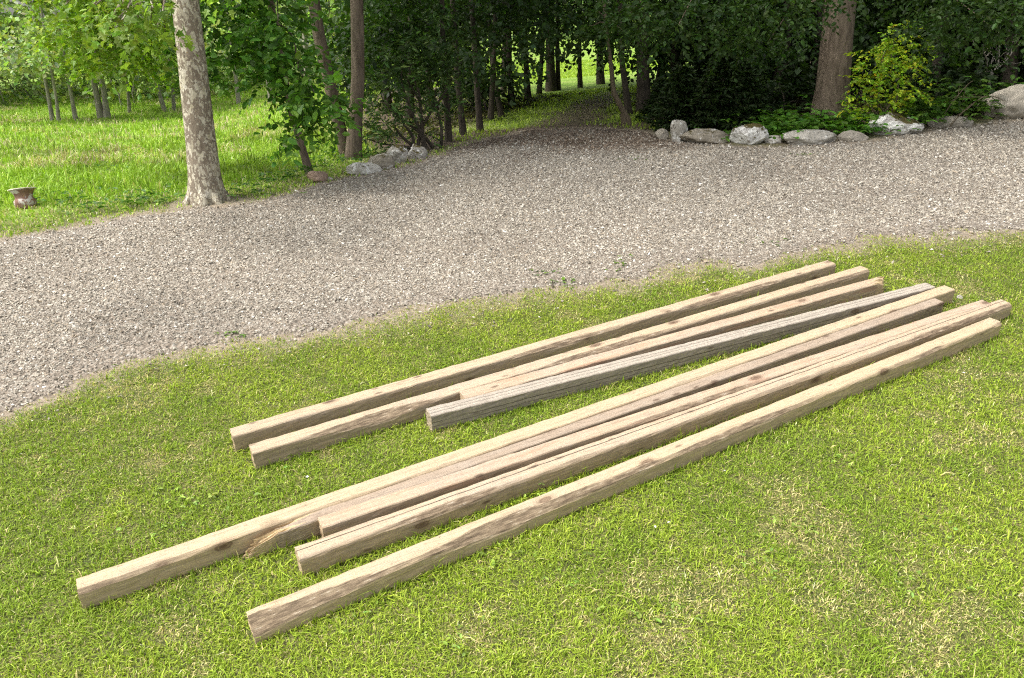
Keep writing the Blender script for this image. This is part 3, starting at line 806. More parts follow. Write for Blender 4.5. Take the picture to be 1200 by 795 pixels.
for (px, py, d, r, n) in ((75, 8, 6.2, .2, 30), (95, 30, 6.0, .2, 30), (68, 42, 6.3, .13, 14), (120, 50, 6.2, .18, 24), (150, 30, 6.3, .2, 28), (105, 70, 6.1, .11, 13), (82, 78, 6.3, .08, 7), (152, 66, 6.5, .16, 16), (178, 58, 6.6, .16, 18), (195, 25, 6.6, .22, 26), (120, -5, 6.2, .3, 34), (60, -45, 6.3, .3, 30), (110, -60, 6.2, .4, 36), (180, -40, 6.4, .3, 30), (198, 84, 6.8, .09, 7)):
    cl_far.append((pt(px, py, d), r, n))
crown_branches(tb, path, b, [c[0] for c in cl_near + cl_far], .014)
link('trunk', tb.mesh('trunk', M['plane_bark']), root)
up = [(path[-1 - k_ * 2] + rng.normal(0, .7, 3) * [1, 1, .3], .8, 40) for k_ in range(9)]
parts = [sprays([c[0] for c in cl_near], [c[1] for c in cl_near], [c[2] for c in cl_near], 6, .16, .046, 'lobed', (.17, .27, .035), .5, .7, .2),
         sprays([c[0] for c in cl_far], [c[1] for c in cl_far], [c[2] * 2 for c in cl_far], 8, .16, .036, 'lobed', (.20, .31, .025), .35, .6, .25),
         sprays([c[0] for c in up], [c[1] for c in up], [c[2] for c in up], 6, .3, .13, 'lobed', (.10, .18, .02), .3, .5)]
link('crown', leaf_mesh('crown', parts, b), root)

# leaning young tree with large leaves right of it
def broad_tree(name, label, base_px, lean_px, H, r0, bark_m, blobs, leaf, base_col, kind='oval', per=8, length=.22, sides=10, group=None, droop=.35, branch=.010, extra_stems=(), upper=True, var=.25, flat=.55, cat='tree'):
    b = at(*base_px)
    root = thing(name, b, label, cat, group)
    p2 = pt(*lean_px, b[1] + .02)
    st = stem_path(b, p2, H, 24, .02)
    tb = Tubes()
    tb.add(st - b, r0 * np.interp(st[:, 2] - b[2], [-.06, .15, .6, H], [1.35, 1.05, .95, .3]), sides, .06)
    for (q0, q1, hh, rr, frac) in extra_stems:
        s = at(*q0) if q0 else st[int(len(st) * frac)]
        s2 = pt(*q1, s[1] - .02); e = stem_path(s, s2, hh, 16, .015)
        tb.add(e - b, rr * np.interp(np.linspace(0, 1, 16), [0, .2, 1], [1.15, .95, .35]), sides, .06)
    cs = [np.asarray(pt(px, py, d)) for (px, py, d, r, n) in blobs]
    crown_branches(tb, st, b, cs[::2], branch, .4)
    link('trunk', tb.mesh('trunk', bark_m), root)
    parts = [sprays(cs, [q[3] for q in blobs], [q[4] for q in blobs], per, length, leaf, kind, base_col, droop, flat, var)]
    if upper:
        cc = [st[-1 - k_ * 2] + rng.normal(0, .6, 3) * [1, 1, .5] for k_ in range(6)]
        parts.append(sprays(cc, [.9] * 6, [45] * 6, 6, .35, .16, 'oval', base_col, .3, .5))
    link('crown', leaf_mesh('crown', parts, b), root)
    return root

def blobs_in(rows):                       # (px, py, depth, radius, twigs)
    return rows
broad_tree('young_tree', 'leaning young tree with broad green leaves beside the reddish stone', (363, 204), (338, 118), 5.5, .030, M['bark_brown'],
  [(258, 10, 6.3, .22, 32), (252, 45, 6.3, .18, 26), (265, 70, 6.3, .12, 13), (290, 25, 6.2, .22, 34), (298, 60, 6.1, .18, 26), (320, 88, 6.0, .14, 20), (326, 30, 6.0, .2, 34), (340, 75, 5.9, .15, 22), (368, 108, 5.8, .13, 20), (392, 118, 5.75, .10, 14), (355, 122, 5.8, .11, 14), (345, 142, 5.8, .08, 8), (348, 160, 5.75, .06, 5), (382, 135, 5.8, .08, 9), (310, -15, 6.2, .25, 34), (270, -40, 6.3, .35, 40), (320, -60, 6.3, .3, 36), (240, 85, 6.3, .08, 7), (355, 90, 5.85, .08, 8)],
  .06, (.085, .19, .022), 'oval', 8, .20, branch=.009)

# twin-stemmed tree
broad_tree('forked_tree', 'twin stemmed brown tree growing behind the pale rounded boulders', (414, 186), (420, 80), 8.5, .060, M['bark_brown'],
  [(350, -20, 8.2, .4, 30), (440, -25, 8.0, .4, 36), (470, 0, 7.8, .3, 30), (450, -60, 7.6, .5, 40), (385, 20, 8.3, .3, 26), (450, 30, 7.9, .2, 16), (340, -60, 7.4, .5, 34), (390, 60, 8.4, .2, 16)],
  .062, (.05, .11, .016), 'oval', 8, .2, sides=16, extra_stems=[((406, 184), (373, 38), 8.0, .050, 0)], branch=.012)

# shrubs: many stems, a broad leafy body
def shrub(name, label, base_px, blobs, leaf, col, kind='oval', per=8, length=.16, stems=7, group=None, bark_m=None, var=.25, droop=.15, flat=.5, cat='shrub', r0=.012, hue=.12):
    b = at(*base_px)
    root = thing(name, b, label, cat, group)
    cs = [pt(px, py, b[1] + dd) for (px, py, dd, r, n) in blobs]
    tb = Tubes()
    for q in range(stems):
        c = cs[q % len(cs)] + rng.normal(0, .05, 3)
        s = np.array([rng.normal(0, .06), rng.normal(0, .06), -.05])
        tb.add(curve_path(s, c - b, 9, .06, .05), np.linspace(r0, .003, 9), 6, .1)
    link('stem', tb.mesh('stem', bark_m or M['bark_dark']), root)
    link('foliage', leaf_mesh('foliage', [sprays(cs, [q[3] for q in blobs], [q[4] for q in blobs], per, length, leaf, kind, col, droop, flat, var, hue)], b), root)
    return root

shrub('evergreen_shrub', 'tall dark evergreen shrub left of the path behind the boulders', (498, 176),
  [(470, 95, .1, .32, 43), (510, 85, .2, .34, 43), (440, 110, .0, .24, 27), (490, 60, .2, .34, 43), (530, 80, .3, .2, 18), (460, 60, .1, .3, 34), (450, 145, -.1, .22, 23), (480, 130, .0, .28, 28), (432, 150, -.1, .16, 14), (520, 50, .3, .26, 24), (465, 160, -.1, .16, 12), (500, 20, .4, .35, 34)],
  .062, (.075, .13, .034), 'narrow', 9, .14, 9, var=.35, r0=.022)
shrub('yellow_shrub', 'yellow-green leaved bush beside the thick trunk behind the boulders', (1040, 150),
  [(1045, 60, .1, .2, 41), (1060, 45, .1, .14, 23), (1025, 75, .0, .18, 35), (1050, 95, .0, .2, 38), (1035, 120, -.05, .2, 35), (1012, 92, .0, .10, 15), (1065, 80, .05, .14, 20), (1016, 120, -.05, .14, 20), (1022, 140, -.1, .14, 17), (1050, 140, -.1, .14, 15), (1078, 52, .1, .08, 7), (1070, 110, .05, .12, 12)],
  .034, (.29, .42, .028), 'oval', 8, .12, 8, var=.34, hue=.25, r0=.010, bark_m=M['bark_warm'])

# thick trunk on the right
broad_tree('broadleaf_tree', 'thick brown trunked tree standing among ground cover behind the boulders', (972, 143), (985, 2), 9.0, .150, M['bark_brown'],
  [(940, -15, 6.7, .3, 40), (1000, -50, 6.8, .4, 40), (905, 0, 6.9, .34, 60), (860, 5, 7.0, .34, 60), (820, 0, 7.0, .34, 60), (775, 5, 7.1, .3, 60), (795, 30, 6.8, .14, 18), (745, 10, 7.4, .34, 60), (725, 30, 7.7, .22, 30), (870, 40, 7.6, .26, 40), (900, 50, 7.9, .22, 36), (925, 30, 7.7, .18, 22), (1080, -30, 6.9, .3, 40), (1115, 0, 6.9, .24, 50), (1150, -5, 6.8, .28, 50), (1190, 5, 6.7, .26, 60), (1240, 10, 6.5, .35, 60), (1110, 30, 7.3, .2, 34), (1165, 35, 7.2, .18, 34), (942, 12, 6.6, .08, 10)],
  .042, (.036, .075, .013), 'oval', 10, .22, sides=22, upper=False, branch=.014)

# wood behind: crowns of a few kinds, each tree its own stem
def canopy_crown(name, leaf, col, zr=(1.0, 6.5), rr=1.5, n_low=470, n_top=70, top_leaf=.26):
    cs = []; rs = []; ns = []
    for q in range(26):
        z = zr[0] + (zr[1] - zr[0]) * rng.random() ** 1.5; rad = rr * (1 - .5 * (z - zr[0]) / (zr[1] - zr[0])) * math.sqrt(rng.random())
        a = rng.random() * 2 * PI
        cs.append((rad * math.cos(a), rad * math.sin(a), z)); rs.append((.55, .55, .38)); ns.append(n_low // 26)
    low = sprays(cs, rs, ns, 9, .30, leaf, 'diamond', col, .4, .6, .25)
    tc = [(rng.normal(0, rr * .35), rng.normal(0, rr * .35), zr[1] * (.45 + .6 * rng.random())) for _ in range(12)]
    hi = sprays(tc, [(.9, .9, .7)] * 12, [n_top // 12] * 12, 6, .5, top_leaf, 'oval', col, .3, .5)
    return leaf_mesh(name, [low, hi])
CROWNS = [canopy_crown('crown', .075, (.036, .078, .014)), canopy_crown('crown', .07, (.045, .095, .015), (1.3, 6.5), 1.3),
          canopy_crown('crown', .08, (.026, .055, .010), (.8, 6.0), 1.5, 620), canopy_crown('crown', .07, (.065, .125, .02), (1.6, 7), 1.5)]
def wood_tree(base_px, lean_px, r0, crown, s, label, group, name='woodland_tree', rot=None, H=6.0, bm=None, z_off=0.0):
    b = at(*base_px); 
    root = thing(name, b, label, 'tree', group)
    p2 = pt(*lean_px, b[1]) if lean_px else b + [rng.normal(0, .05), rng.normal(0, .05), 1.0]
    st = stem_path(b, p2, H * s, 14, .05)
    tb = Tubes(); tb.add(st - b, r0 * np.interp(st[:, 2] - b[2], [-.06, .1, .5, H * s], [1.5, 1.1, 1.0, .35]), 9, .08)
    for q in range(7):
        i = rng.integers(4, 12); a = rng.random() * 2 * PI; L = .5 + .7 * rng.random()
        e = st[i] + np.array([math.cos(a) * L, math.sin(a) * L, .25 * rng.random()])
        tb.add(curve_path(st[i] - b, e - b, 6, .1, .06), np.linspace(r0 * .3, .004, 6), 5)
    link('trunk', tb.mesh('trunk', bm or M['bark_dark']), root)
    c = link('crown', CROWNS[crown], root); c.scale = (s, s, s); c.rotation_euler = (0, 0, rng.random() * 6.28 if rot is None else rot)
    off = st[7] - b; c.location = (off[0] * .5, off[1] * .5, z_off)
    return root

G1 = 'trees lining the left side of the woodland path'
ordn = ['nearest', 'second', 'third', 'fourth', 'fifth', 'sixth', 'seventh', 'eighth', 'ninth', 'tenth', 'eleventh', 'twelfth']
left_row = [((526, 166), None, .028), ((543, 158), (536, 90), .030), ((563, 155), (558, 100), .030), ((575, 142), None, .032), ((588, 137), (578, 90), .030), ((600, 126), (596, 70), .045), ((619, 118), (616, 70), .045), ((632, 112), None, .04), ((646, 107), (645, 50), .085), ((654, 106), None, .045), ((680, 103), (679, 65), .04)]
for q, (bp, lp, r0) in enumerate(left_row):
    wood_tree(bp, lp, r0, (2, 0, 2, 1, 0, 2, 1, 0, 3, 2, 3)[q], .62 + .035 * q, 'slim dark trunk, %s along the left side of the woodland path' % ordn[q], G1, z_off=(.3, .4, .4, .5, .6, .75, .85, .95, .95, .95, .9)[q])
G2 = 'trees lining the right side of the woodland path'
right_row = [((737, 134), (728, 72), .035), ((755, 131), (753, 72), .075), ((772, 106), None, .06), ((704, 99), (703, 70), .07), ((794, 118), (788, 40), .07)]
names_r = ['straight slim trunk just behind the crooked sapling on the path edge', 'thick dark trunk right of the crooked sapling at the path edge', 'dark trunk near the far bright end on the path right', 'short looking trunk at the far end of the path, right side', 'thicker leaning trunk rising behind the low spruces']
for q, (bp, lp, r0) in enumerate(right_row):
    wood_tree(bp, lp, r0, (0, 2, 1, 3, 2)[q], (.75, .8, .95, 1.0, .95)[q], names_r[q], G2, z_off=(.45, .5, .6, .7, .2)[q])
# crooked sapling at the mouth of the path
b = at(737, 147); root = thing('crooked_sapling', b, 'crooked thin sapling with a cut stub at the mouth of the path', 'tree')
tb = Tubes(); P = np.array([b + [0, 0, -.05], pt(736, 140, b[1]), pt(727, 124, b[1]), pt(719, 108, b[1]), pt(717, 85, b[1]), pt(714, 60, b[1]), pt(709, 20, b[1]), pt(704, -60, b[1])])
t_ = np.linspace(0, 7, 30); P = np.stack([np.interp(t_, np.arange(8), P[:, q]) for q in range(3)], -1)
tb.add(P - b, np.linspace(.035, .014, 30), 9, .12)
tb.add(np.array([b + [-.02, 0, -.02], pt(731, 140, b[1]), pt(730, 133, b[1])]) - b, [.04, .038, .034], 8, .1)
tips = [pt(690, 30, b[1]), pt(735, 40, b[1] - .1), pt(700, 10, b[1] + .2), pt(730, 10, b[1])]
for c in tips: tb.add(curve_path(P[24] - b, c - b, 7, .1, .05), np.linspace(.01, .003, 7), 5)
link('trunk', tb.mesh('trunk', M['bark_warm']), root)
link('crown', leaf_mesh('crown', [sprays(tips, [.25] * 4, [22] * 4, 8, .2, .055, 'oval', (.055, .115, .016), .4)], b), root)

# deeper wood, left and right of the path
G3 = 'dark trees deep in the wood'
deep = [((480, 140), .05, 2, .8), ((505, 130), .05, 0, .9), ((535, 124), .05, 2, .9), ((565, 118), .05, 2, 1.), ((590, 110), .05, 0, 1.), ((455, 132), .06, 0, .9),
        ((830, 120), .06, 2, .8), ((870, 112), .07, 2, .9), ((910, 122), .07, 2, .75), ((962, 118), .09, 2, .9), ((1030, 112), .07, 2, .9), ((1090, 118), .06, 2, .8), ((1130, 108), .08, 0, .9), ((1180, 112), .07, 2, .8), ((1235, 108), .08, 2, .9), ((1300, 110), .08, 0, .9), ((1375, 112), .08, 2, .9),
        ((820, 98), .07, 0, 1.), ((900, 98), .07, 2, 1.), ((1000, 96), .07, 0, 1.05), ((1090, 94), .08, 2, 1.05), ((1200, 95), .08, 2, 1.)]
dl = ['behind the evergreen shrub, nearest its left edge', 'directly behind the top of the evergreen shrub', 'just left of the path row, behind its first stems', 'behind the fifth trunk of the path row', 'behind the sixth trunk of the path row', 'between the forked tree and the evergreen shrub',
      'right behind the low spruces', 'behind the long brown stone', 'behind the round lichen boulder', 'close behind the thick brown trunk', 'behind the yellow-green bush', 'just right of the yellow-green bush', 'left of the bare branching shrub', 'behind the bare branching shrub', 'behind the largest round boulder', 'right of the largest boulder', 'at the far right edge of the wood',
      'far back above the low spruces', 'far back above the lichen boulder', 'far back above the yellow-green bush', 'far back left of the bare branching shrub', 'far back above the largest boulder']
for (bp, r0, cr, s), l_ in zip(deep, dl):
    wood_tree(bp, None, r0, cr, s, 'dark woodland tree ' + l_, G3, H=6.5, z_off=.5 if 530 < bp[0] < 640 else .0)

# dark under-storey shrubs
G4 = 'dark shrubs under the trees'
for (bp, blobs, l_) in (
  ((905, 140), [(880, 105, .3, .3, 60), (915, 100, .4, .3, 60), (945, 110, .3, .26, 50), (900, 125, .1, .2, 30)], 'dark leafy shrub between the lichen boulder and the thick trunk'),
  ((1110, 132), [(1090, 90, .3, .35, 70), (1120, 100, .2, .3, 60), (1080, 115, .1, .2, 30), (1140, 80, .4, .35, 60)], 'dark shrub right of the yellow-green bush'),
  ((1190, 112), [(1160, 75, .6, .4, 70), (1200, 70, .6, .4, 80), (1235, 80, .5, .4, 80), (1190, 95, .4, .3, 50), (1280, 85, .5, .45, 80)], 'dark shrub behind the largest round boulder'),
  ((850, 120), [(830, 85, .3, .4, 70), (865, 80, .3, .4, 70), (800, 95, .3, .25, 30), (880, 95, .3, .3, 50)], 'dark shrub behind the low spruces'),
  ((1010, 125), [(990, 95, .5, .35, 60), (1010, 80, .6, .35, 60), (1035, 95, .5, .3, 50)], 'dark shrub hidden behind the thick trunk and the yellow-green bush'),
  ((570, 132), [(555, 105, .3, .35, 60), (585, 100, .4, .35, 60), (530, 110, .2, .3, 50)], 'dark shrub among the trunks left of the path')):
    shrub('dark_shrub', l_, bp, blobs, .06, (.022, .043, .010), 'oval', 8, .2, 7, G4, var=.3)

# dense low growth closing the back of the wood
def undergrowth():
    cs = []; rs = []; ns = []
    def row(x0, x1, d, base_py, h0, h1, step, dens):
        for px in np.arange(x0, x1, step):
            if 540 < px < 795: continue
            dd = d + rng.normal(0, .6)
            p = pt(px + rng.normal(0, 6), 100, dd); z = ground(p[:1], p[1:2])[0]
            for hh in np.arange(h0, h1 * (.7 + .5 * rng.random()), .5):
                cs.append((p[0] + rng.normal(0, .2), p[1] + rng.normal(0, .3), z + hh)); rs.append((.55, .5, .42)); ns.append(dens)
    row(775, 1330, 11.5, 100, .2, 1.0, 24, 16)
    row(775, 1330, 14.0, 100, .2, 2.2, 20, 16)
    row(790, 1360, 18.0, 100, .3, 4.0, 17, 15)
    row(420, 600, 13.0, 100, .3, 2.6, 22, 12)
    row(440, 640, 17.5, 100, .3, 3.4, 18, 12)
    tag(link('undergrowth', leaf_mesh('undergrowth', [sprays(cs, rs, ns, 8, .34, .10, 'diamond', (.018, .035, .008), .3, .5, .3)])), 'dark tangled undergrowth at the back of the wood', 'undergrowth', kind='stuff')
undergrowth()
# low spruces at the corner of the wood
def spruce(base_px, H, rad, label):
    b = at(*base_px); root = thing('spruce', b, label, 'conifer', 'low spruces at the corner of the wood')
    tb = Tubes(); tb.add(np.array([[0, 0, -.05], [0.01, 0, H * .5], [0, .01, H]]), [.02, .013, .004], 7)
    Pa = []; Da = []; 
    for lev in np.linspace(.05, .97, 13):
        n = 8
        for q in range(n):
            a = q * 2 * PI / n + rng.random(); L = rad * (1 - lev) ** .8 * (.75 + .4 * rng.random()) + .04
            d = np.array([math.cos(a), math.sin(a), 0]); t = np.linspace(0, 1, 9)[:, None]
            P = np.array([0, 0, lev * H]) + d * L * t + np.array([0, 0, 1]) * (-.28 * L * t + .22 * L * t ** 2)
            tb.add(P, np.linspace(.007, .002, 9), 4)
            m = int(30 + 190 * L)
            tt = rng.random(m) ** .8
            side = np.array([-d[1], d[0], 0]); sw = (rng.random(m) - .5)[:, None] * 2 * (.32 * L * (1.1 - tt[:, None]))
            Q = np.stack([np.interp(tt, t[:, 0], P[:, c]) for c in range(3)], -1) + side * sw
            Pa.append(Q); Da.append(d * .7 + side * np.sign(sw) * .7 + rng.normal(0, .35, (m, 3)) + [0, 0, -.1])
    Pa = np.concatenate(Pa); Da = np.concatenate(Da); n = len(Pa)
    link('trunk', tb.mesh('trunk', M['bark_dark']), root)
    V = leaf_arrays(Pa, Da, np.array([0, 0, 1.0]) + rng.normal(0, .4, (n, 3)), .055 * np.exp(rng.normal(0, .2, n)), 'narrow', leaf_colours(n, (.035, .062, .018), .3))
    link('crown', leaf_mesh('crown', [V]), root)
spruce((797, 150), .58, .34, 'low dark spruce right behind the upright stone')
spruce((842, 150), .66, .38, 'low dark spruce behind the long brown stone')
spruce((778, 140), .42, .25, 'smallest spruce, at the left end of the stone row')
spruce((868, 146), .50, .30, 'low spruce behind the round lichen covered boulder')

# bare branching shrub on the right
b = at(1160, 122); root = thing('bare_shrub', b, 'leafless branching shrub in front of the dark wood at right', 'shrub')
tb = Tubes()
fork = pt(1159, 92, b[1]) - b
tb.add(curve_path([0, 0, -.05], fork, 7, 0, .01), np.linspace(.016, .012, 7), 7)
for (qx, qy) in ((1153, 52), (1166, 60), (1182, 62), (1196, 50), (1146, 80), (1175, 45)):
    e = pt(qx, qy, b[1] + rng.normal(0, .1)) - b; P = curve_path(fork, e, 9, .03, .03); tb.add(P, np.linspace(.009, .003, 9), 5)
    for q in range(4):
        i = rng.integers(3, 8); tb.add(curve_path(P[i], P[i] + rng.normal(0, .12, 3) + [0, 0, .1], 5, 0, .05), np.linspace(.003, .0015, 5), 4)
link('stem', tb.mesh('stem', M['bark_grey']), root)

# fallen bare twigs among the brambles
for q, (a_, b_, l_) in enumerate((((1078, 128), (1150, 112), 'thin dry branch arching over the green brambles'), ((1100, 140), (1176, 118), 'dry branch lying across the brambles beside the largest boulder'), ((1090, 135), (1140, 95), 'dry stick leaning up out of the brambles'))):
    A_ = at(a_[0], a_[1] + 10) + [0, -.1, .12]; B_ = pt(*b_, A_[1] + .1)
    P = curve_path(A_ - [0, 0, .2], B_, 12, .15, .03); tb = Tubes(); tb.add(P - P[0], np.linspace(.006, .003, 12), 5)
    for k_ in (4, 6, 8): tb.add(curve_path(P[k_] - P[0], P[k_] - P[0] + rng.normal(0, .15, 3), 5, 0, .04), np.linspace(.003, .0015, 5), 4)
    tag(link('dry_branch', tb.mesh('dry_branch', M['bark_warm']), None, P[0]), l_, 'branch', 'dry branches in the brambles')

# ground cover
def ground_cover(name, label, px_list, leaf, col, kind='oval', h=.10, n=60, cat='ground cover', r=.18):
    Ps = []
    for (px, py) in px_list: Ps.append(at(px, py) + [0, .08, 0])
    P = np.array(Ps); q = np.repeat(P, n, 0) + rng.normal(0, 1, (len(P) * n, 3)) * [r, r * .7, 0]
    hh = h * np.exp(rng.normal(0, .45, len(q))); q[:, 2] = ground(q[:, 0], q[:, 1]) + hh
    a = rng.random(len(q)) * 2 * PI
    parts = []
    for k_ in range(3):
        D = np.stack([np.cos(a + k_ * 2.1), np.sin(a + k_ * 2.1), -.15 + rng.normal(0, .2, len(q))], -1)
        parts.append(leaf_arrays(q, D, np.array([0, 0, 1.0]) + rng.normal(0, .3, (len(q), 3)), leaf * np.exp(rng.normal(0, .25, len(q))), kind, leaf_colours(len(q), col, .25)))
    tag(link(name, leaf_mesh(name, parts)), label, cat, kind='stuff')
ground_cover('ground_cover', 'bright green leafy ground cover around the thick trunk', [(910, 160), (925, 156), (940, 152), (905, 150), (960, 153), (1000, 152), (1015, 155), (985, 150), (890, 146), (930, 162), (1005, 160), (860, 150), (1030, 158), (895, 164)], .05, (.085, .20, .02), 'oval', .07, 60)
ground_cover('brambles', 'green brambles behind the stones at right', [(1085, 145), (1100, 140), (1115, 136), (1130, 134), (1150, 130), (1092, 150), (1140, 140), (1165, 132), (1075, 152), (1200, 125), (1120, 144)], .05, (.075, .15, .02), 'lobed', .13, 60)
ground_cover('leaf_litter', 'dead leaves and low growth on the dark wood floor', [(x_, y_) for x_ in range(770, 1260, 35) for y_ in (112, 122, 132)] + [(x_, 150 - (x_ - 500) * .25) for x_ in range(440, 640, 18)], .05, (.06, .06, .02), 'diamond', .03, 60, 'leaf litter', .3)
ground_cover('verge_weeds', 'low broad-leaved weeds at the meadow edge', [(150, 245), (100, 250), (175, 240), (290, 232), (330, 215), (345, 210), (385, 198), (395, 190), (430, 186), (110, 205), (300, 200), (60, 240), (345, 190)], .032, (.065, .15, .018), 'oval', .05, 26, 'weeds', .14)
ground_cover('gravel_weeds', 'small green weeds sprouting through the gravel', [(942, 186), (745, 190), (640, 330), (660, 342), (275, 405), (725, 318), (905, 292), (990, 166), (815, 168)], .016, (.10, .19, .02), 'oval', .012, 12, 'weeds', .05)
lw = [(lambda p: (p[0], p[1]))(v_) for v_ in [(210, 600), (240, 610), (150, 640), (580, 690), (660, 700), (890, 690), (1090, 720), (1050, 300), (1150, 300), (780, 750), (420, 740), (60, 560), (940, 640), (1000, 560), (520, 780), (1130, 640), (330, 570), (640, 600)]]
ground_cover('lawn_weeds', 'broad-leaved weeds scattered through the mown lawn', lw, .013, (.24, .34, .06), 'oval', .016, 9, 'weeds', .06)

# ------------------------------------------------------------------ far side of the meadow
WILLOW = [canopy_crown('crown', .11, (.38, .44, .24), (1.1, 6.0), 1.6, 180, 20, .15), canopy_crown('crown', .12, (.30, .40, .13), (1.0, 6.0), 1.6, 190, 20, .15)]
CROWNS += WILLOW
G5 = 'thin trees along the far side of the meadow'
far_l = [((62, 143), (56, 110), .06, 4, 'thin grey trunk, left of a close pair, across the meadow'), ((69, 143), (66, 112), .05, 5, 'thin grey trunk, right of a close pair, across the meadow'), ((89, 142), (83, 108), .06, 4, 'thin leaning trunk left of the thick clump across the meadow'),
         ((119, 139), (112, 105), .10, 5, 'thick dark twin trunk across the meadow, its left stem'), ((126, 139), (121, 100), .09, 4, 'thick dark twin trunk across the meadow, its right stem'), ((152, 133), (149, 100), .05, 5, 'pale thin trunk right of the thick twin trunks'),
         ((193, 131), (184, 100), .07, 4, 'pale leaning trunk nearest the plane tree, across the meadow'), ((204, 130), (203, 108), .06, 4, 'short upright trunk close beside the plane tree trunk, across the meadow'),
         ((280, 122), None, .07, 4, 'pale bushy tree seen right of the plane tree trunk'), ((318, 121), None, .07, 5, 'green tree behind the leaning young tree, across the meadow'), ((360, 120), None, .07, 5, 'green tree behind the twin stemmed tree, across the meadow')]
for (bp, lp, r0, cr, l_) in far_l:
    wood_tree(bp, lp, r0 * .8, cr, 1.25, l_, G5, 'meadow_tree', H=6.5, bm=M['bark_grey'], z_off=.25)

def far_wood():
    cs = []; rs = []; ns = []
    for a in np.linspace(-58, 50, 70):
        for row in range(2):
            d = (34 if a < -8 else 60) + row * 5 + rng.normal(0, 2.0); x = d * math.sin(R(a)); y = d * math.cos(R(a))
            z = ground(np.array([x]), np.array([y]))[0]
            for hh in np.arange(.8, 10 if a < -8 else 12, 1.7):
                cs.append((x + rng.normal(0, .8), y + rng.normal(0, .8), z + hh)); rs.append((2.0, 1.6, 1.3)); ns.append(26)
    ns = [n_ for n_ in ns]
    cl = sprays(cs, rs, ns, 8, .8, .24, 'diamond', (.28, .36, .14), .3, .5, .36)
    tag(link('far_wood', leaf_mesh('far_wood', [cl])), 'far wood closing the view beyond the meadow', 'wood', kind='stuff')
far_wood()
def thicket():
    cs = []; rs = []; ns = []
    for px in np.arange(-160, 440, 11):
        d = 31.5 + rng.normal(0, 1.6); p = pt(px, 110, d); z = ground(p[:1], p[1:2])[0]
        for hh in np.arange(.2, 1.4 + 1.2 * rng.random(), .5):
            cs.append((p[0], p[1], z + hh)); rs.append((.7, .6, .5)); ns.append(8)
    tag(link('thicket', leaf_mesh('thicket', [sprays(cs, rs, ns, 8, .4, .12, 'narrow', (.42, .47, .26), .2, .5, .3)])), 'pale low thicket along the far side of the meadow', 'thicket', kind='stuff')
    tb = Tubes()
    for px in np.arange(-150, 440, 17):
        d = 29.5 + rng.normal(0, 1.5); p = pt(px, 110, d); p[2] = ground(p[:1], p[1:2])[0] - .05
        tb.add(curve_path(p, p + [rng.normal(0, 1.0), rng.normal(0, .4), 1.2 + 1.6 * rng.random()], 7, .05, .07), np.linspace(.022, .006, 7), 4)
    tag(link('thicket_stems', tb.mesh('thicket_stems', M['bark_grey'])), 'bare grey stems of the thicket beyond the meadow', 'thicket', kind='stuff')
thicket()

# ------------------------------------------------------------------ boulders
def boulder(px, w_px, h_px, mat, label, seed, depth=.8, flat=1.0, cuts=6, rot=0.0, name='boulder', cat='boulder', group='stones edging the drive', sink=.25):
    """px: the middle of the stone's foot in the photograph"""
    b = at(*px); dist = np.linalg.norm(b - CAM)
    w = w_px / F_PX * dist; h = h_px / F_PX * dist
    import bmesh
    bm = bmesh.new(); bmesh.ops.create_icosphere(bm, subdivisions=5, radius=1.0)
    r_ = np.random.default_rng(seed)
    planes = [(unit(r_.normal(0, 1, 3) * [1, 1, .8]), .62 + .25 * r_.random()) for _ in range(cuts)]
    V = np.array([v.co for v in bm.verts])
    for n_, d_ in planes:
        s = V @ n_ - d_; V = V - np.where(s > 0, s, 0)[:, None] * n_ * .92
    off = Vector((seed * 3.1, seed * 1.7, 0))
    nz = np.array([mnoise.fractal(Vector(p) * 1.6 + off, .9, 2.1, 4) * .10 + mnoise.fractal(Vector(p) * 5 + off, .8, 2.0, 4) * .045 for p in V])
    V = V * (1 + nz)[:, None]
    lo = V[:, 2].min(); V -= [0, 0, 0]
    ext = np.abs(V[:, 0]).max()
    V = V * [w / 2 / ext, w / 2 / ext * depth, 1]
    zt = V[:, 2].max(); V[:, 2] *= (h / (1 - .0) / (zt + 1 * (1 - 2 * sink)))
    c, s = math.cos(rot), math.sin(rot)
    X = V[:, 0] * c - V[:, 2] * s; Z = V[:, 0] * s + V[:, 2] * c; V[:, 0] = X; V[:, 2] = Z
    V[:, 2] += h * (1 - 2 * sink) / (zt + 1 - 2 * sink) - .0
    for v, p in zip(bm.verts, V): v.co = p
    me = bpy.data.meshes.new(name); bm.to_mesh(me); bm.free()
    me.polygons.foreach_set('use_smooth', np.ones(len(me.polygons), bool)); me.materials.append(mat)
    o = link(name, me, None, b + [0, w * depth * .35, 0])
    tag(o, label, cat, group)
    return o
S_grey = stone_material('grey_stone', (.26, .24, .20), (.46, .43, .37), .25)
S_lich = stone_material('lichen_stone', (.30, .28, .25), (.50, .48, .44), .8, .55)
S_brown = stone_material('brown_stone', (.19, .165, .125), (.34, .30, .235), .1, .2)
S_tan = stone_material('tan_stone', (.24, .215, .17), (.40, .36, .295), .0, .0)
S_white = stone_material('pale_stone', (.34, .32, .27), (.54, .51, .45), .3, .1)
S_moss = stone_material('mossy_stone', (.25, .23, .19), (.45, .42, .37), .35, .5)
S_red = stone_material('reddish_stone', (.24, .165, .12), (.40, .29, .22), .0, .0)
boulder((371, 214), 26, 12, S_red, 'small reddish block at the meadow corner of the drive', 1, .8, cuts=9)
boulder((386, 212), 9, 4, S_white, 'pebble sized pale stone beside the small reddish block', 2, .8)
boulder((425, 205), 42, 13, S_white, 'low pale grey boulder, leftmost of those before the forked tree', 3, .7, cuts=7)
boulder((444, 199), 36, 17, S_brown, 'brown rounded boulder right of the low pale boulder', 4, .8)
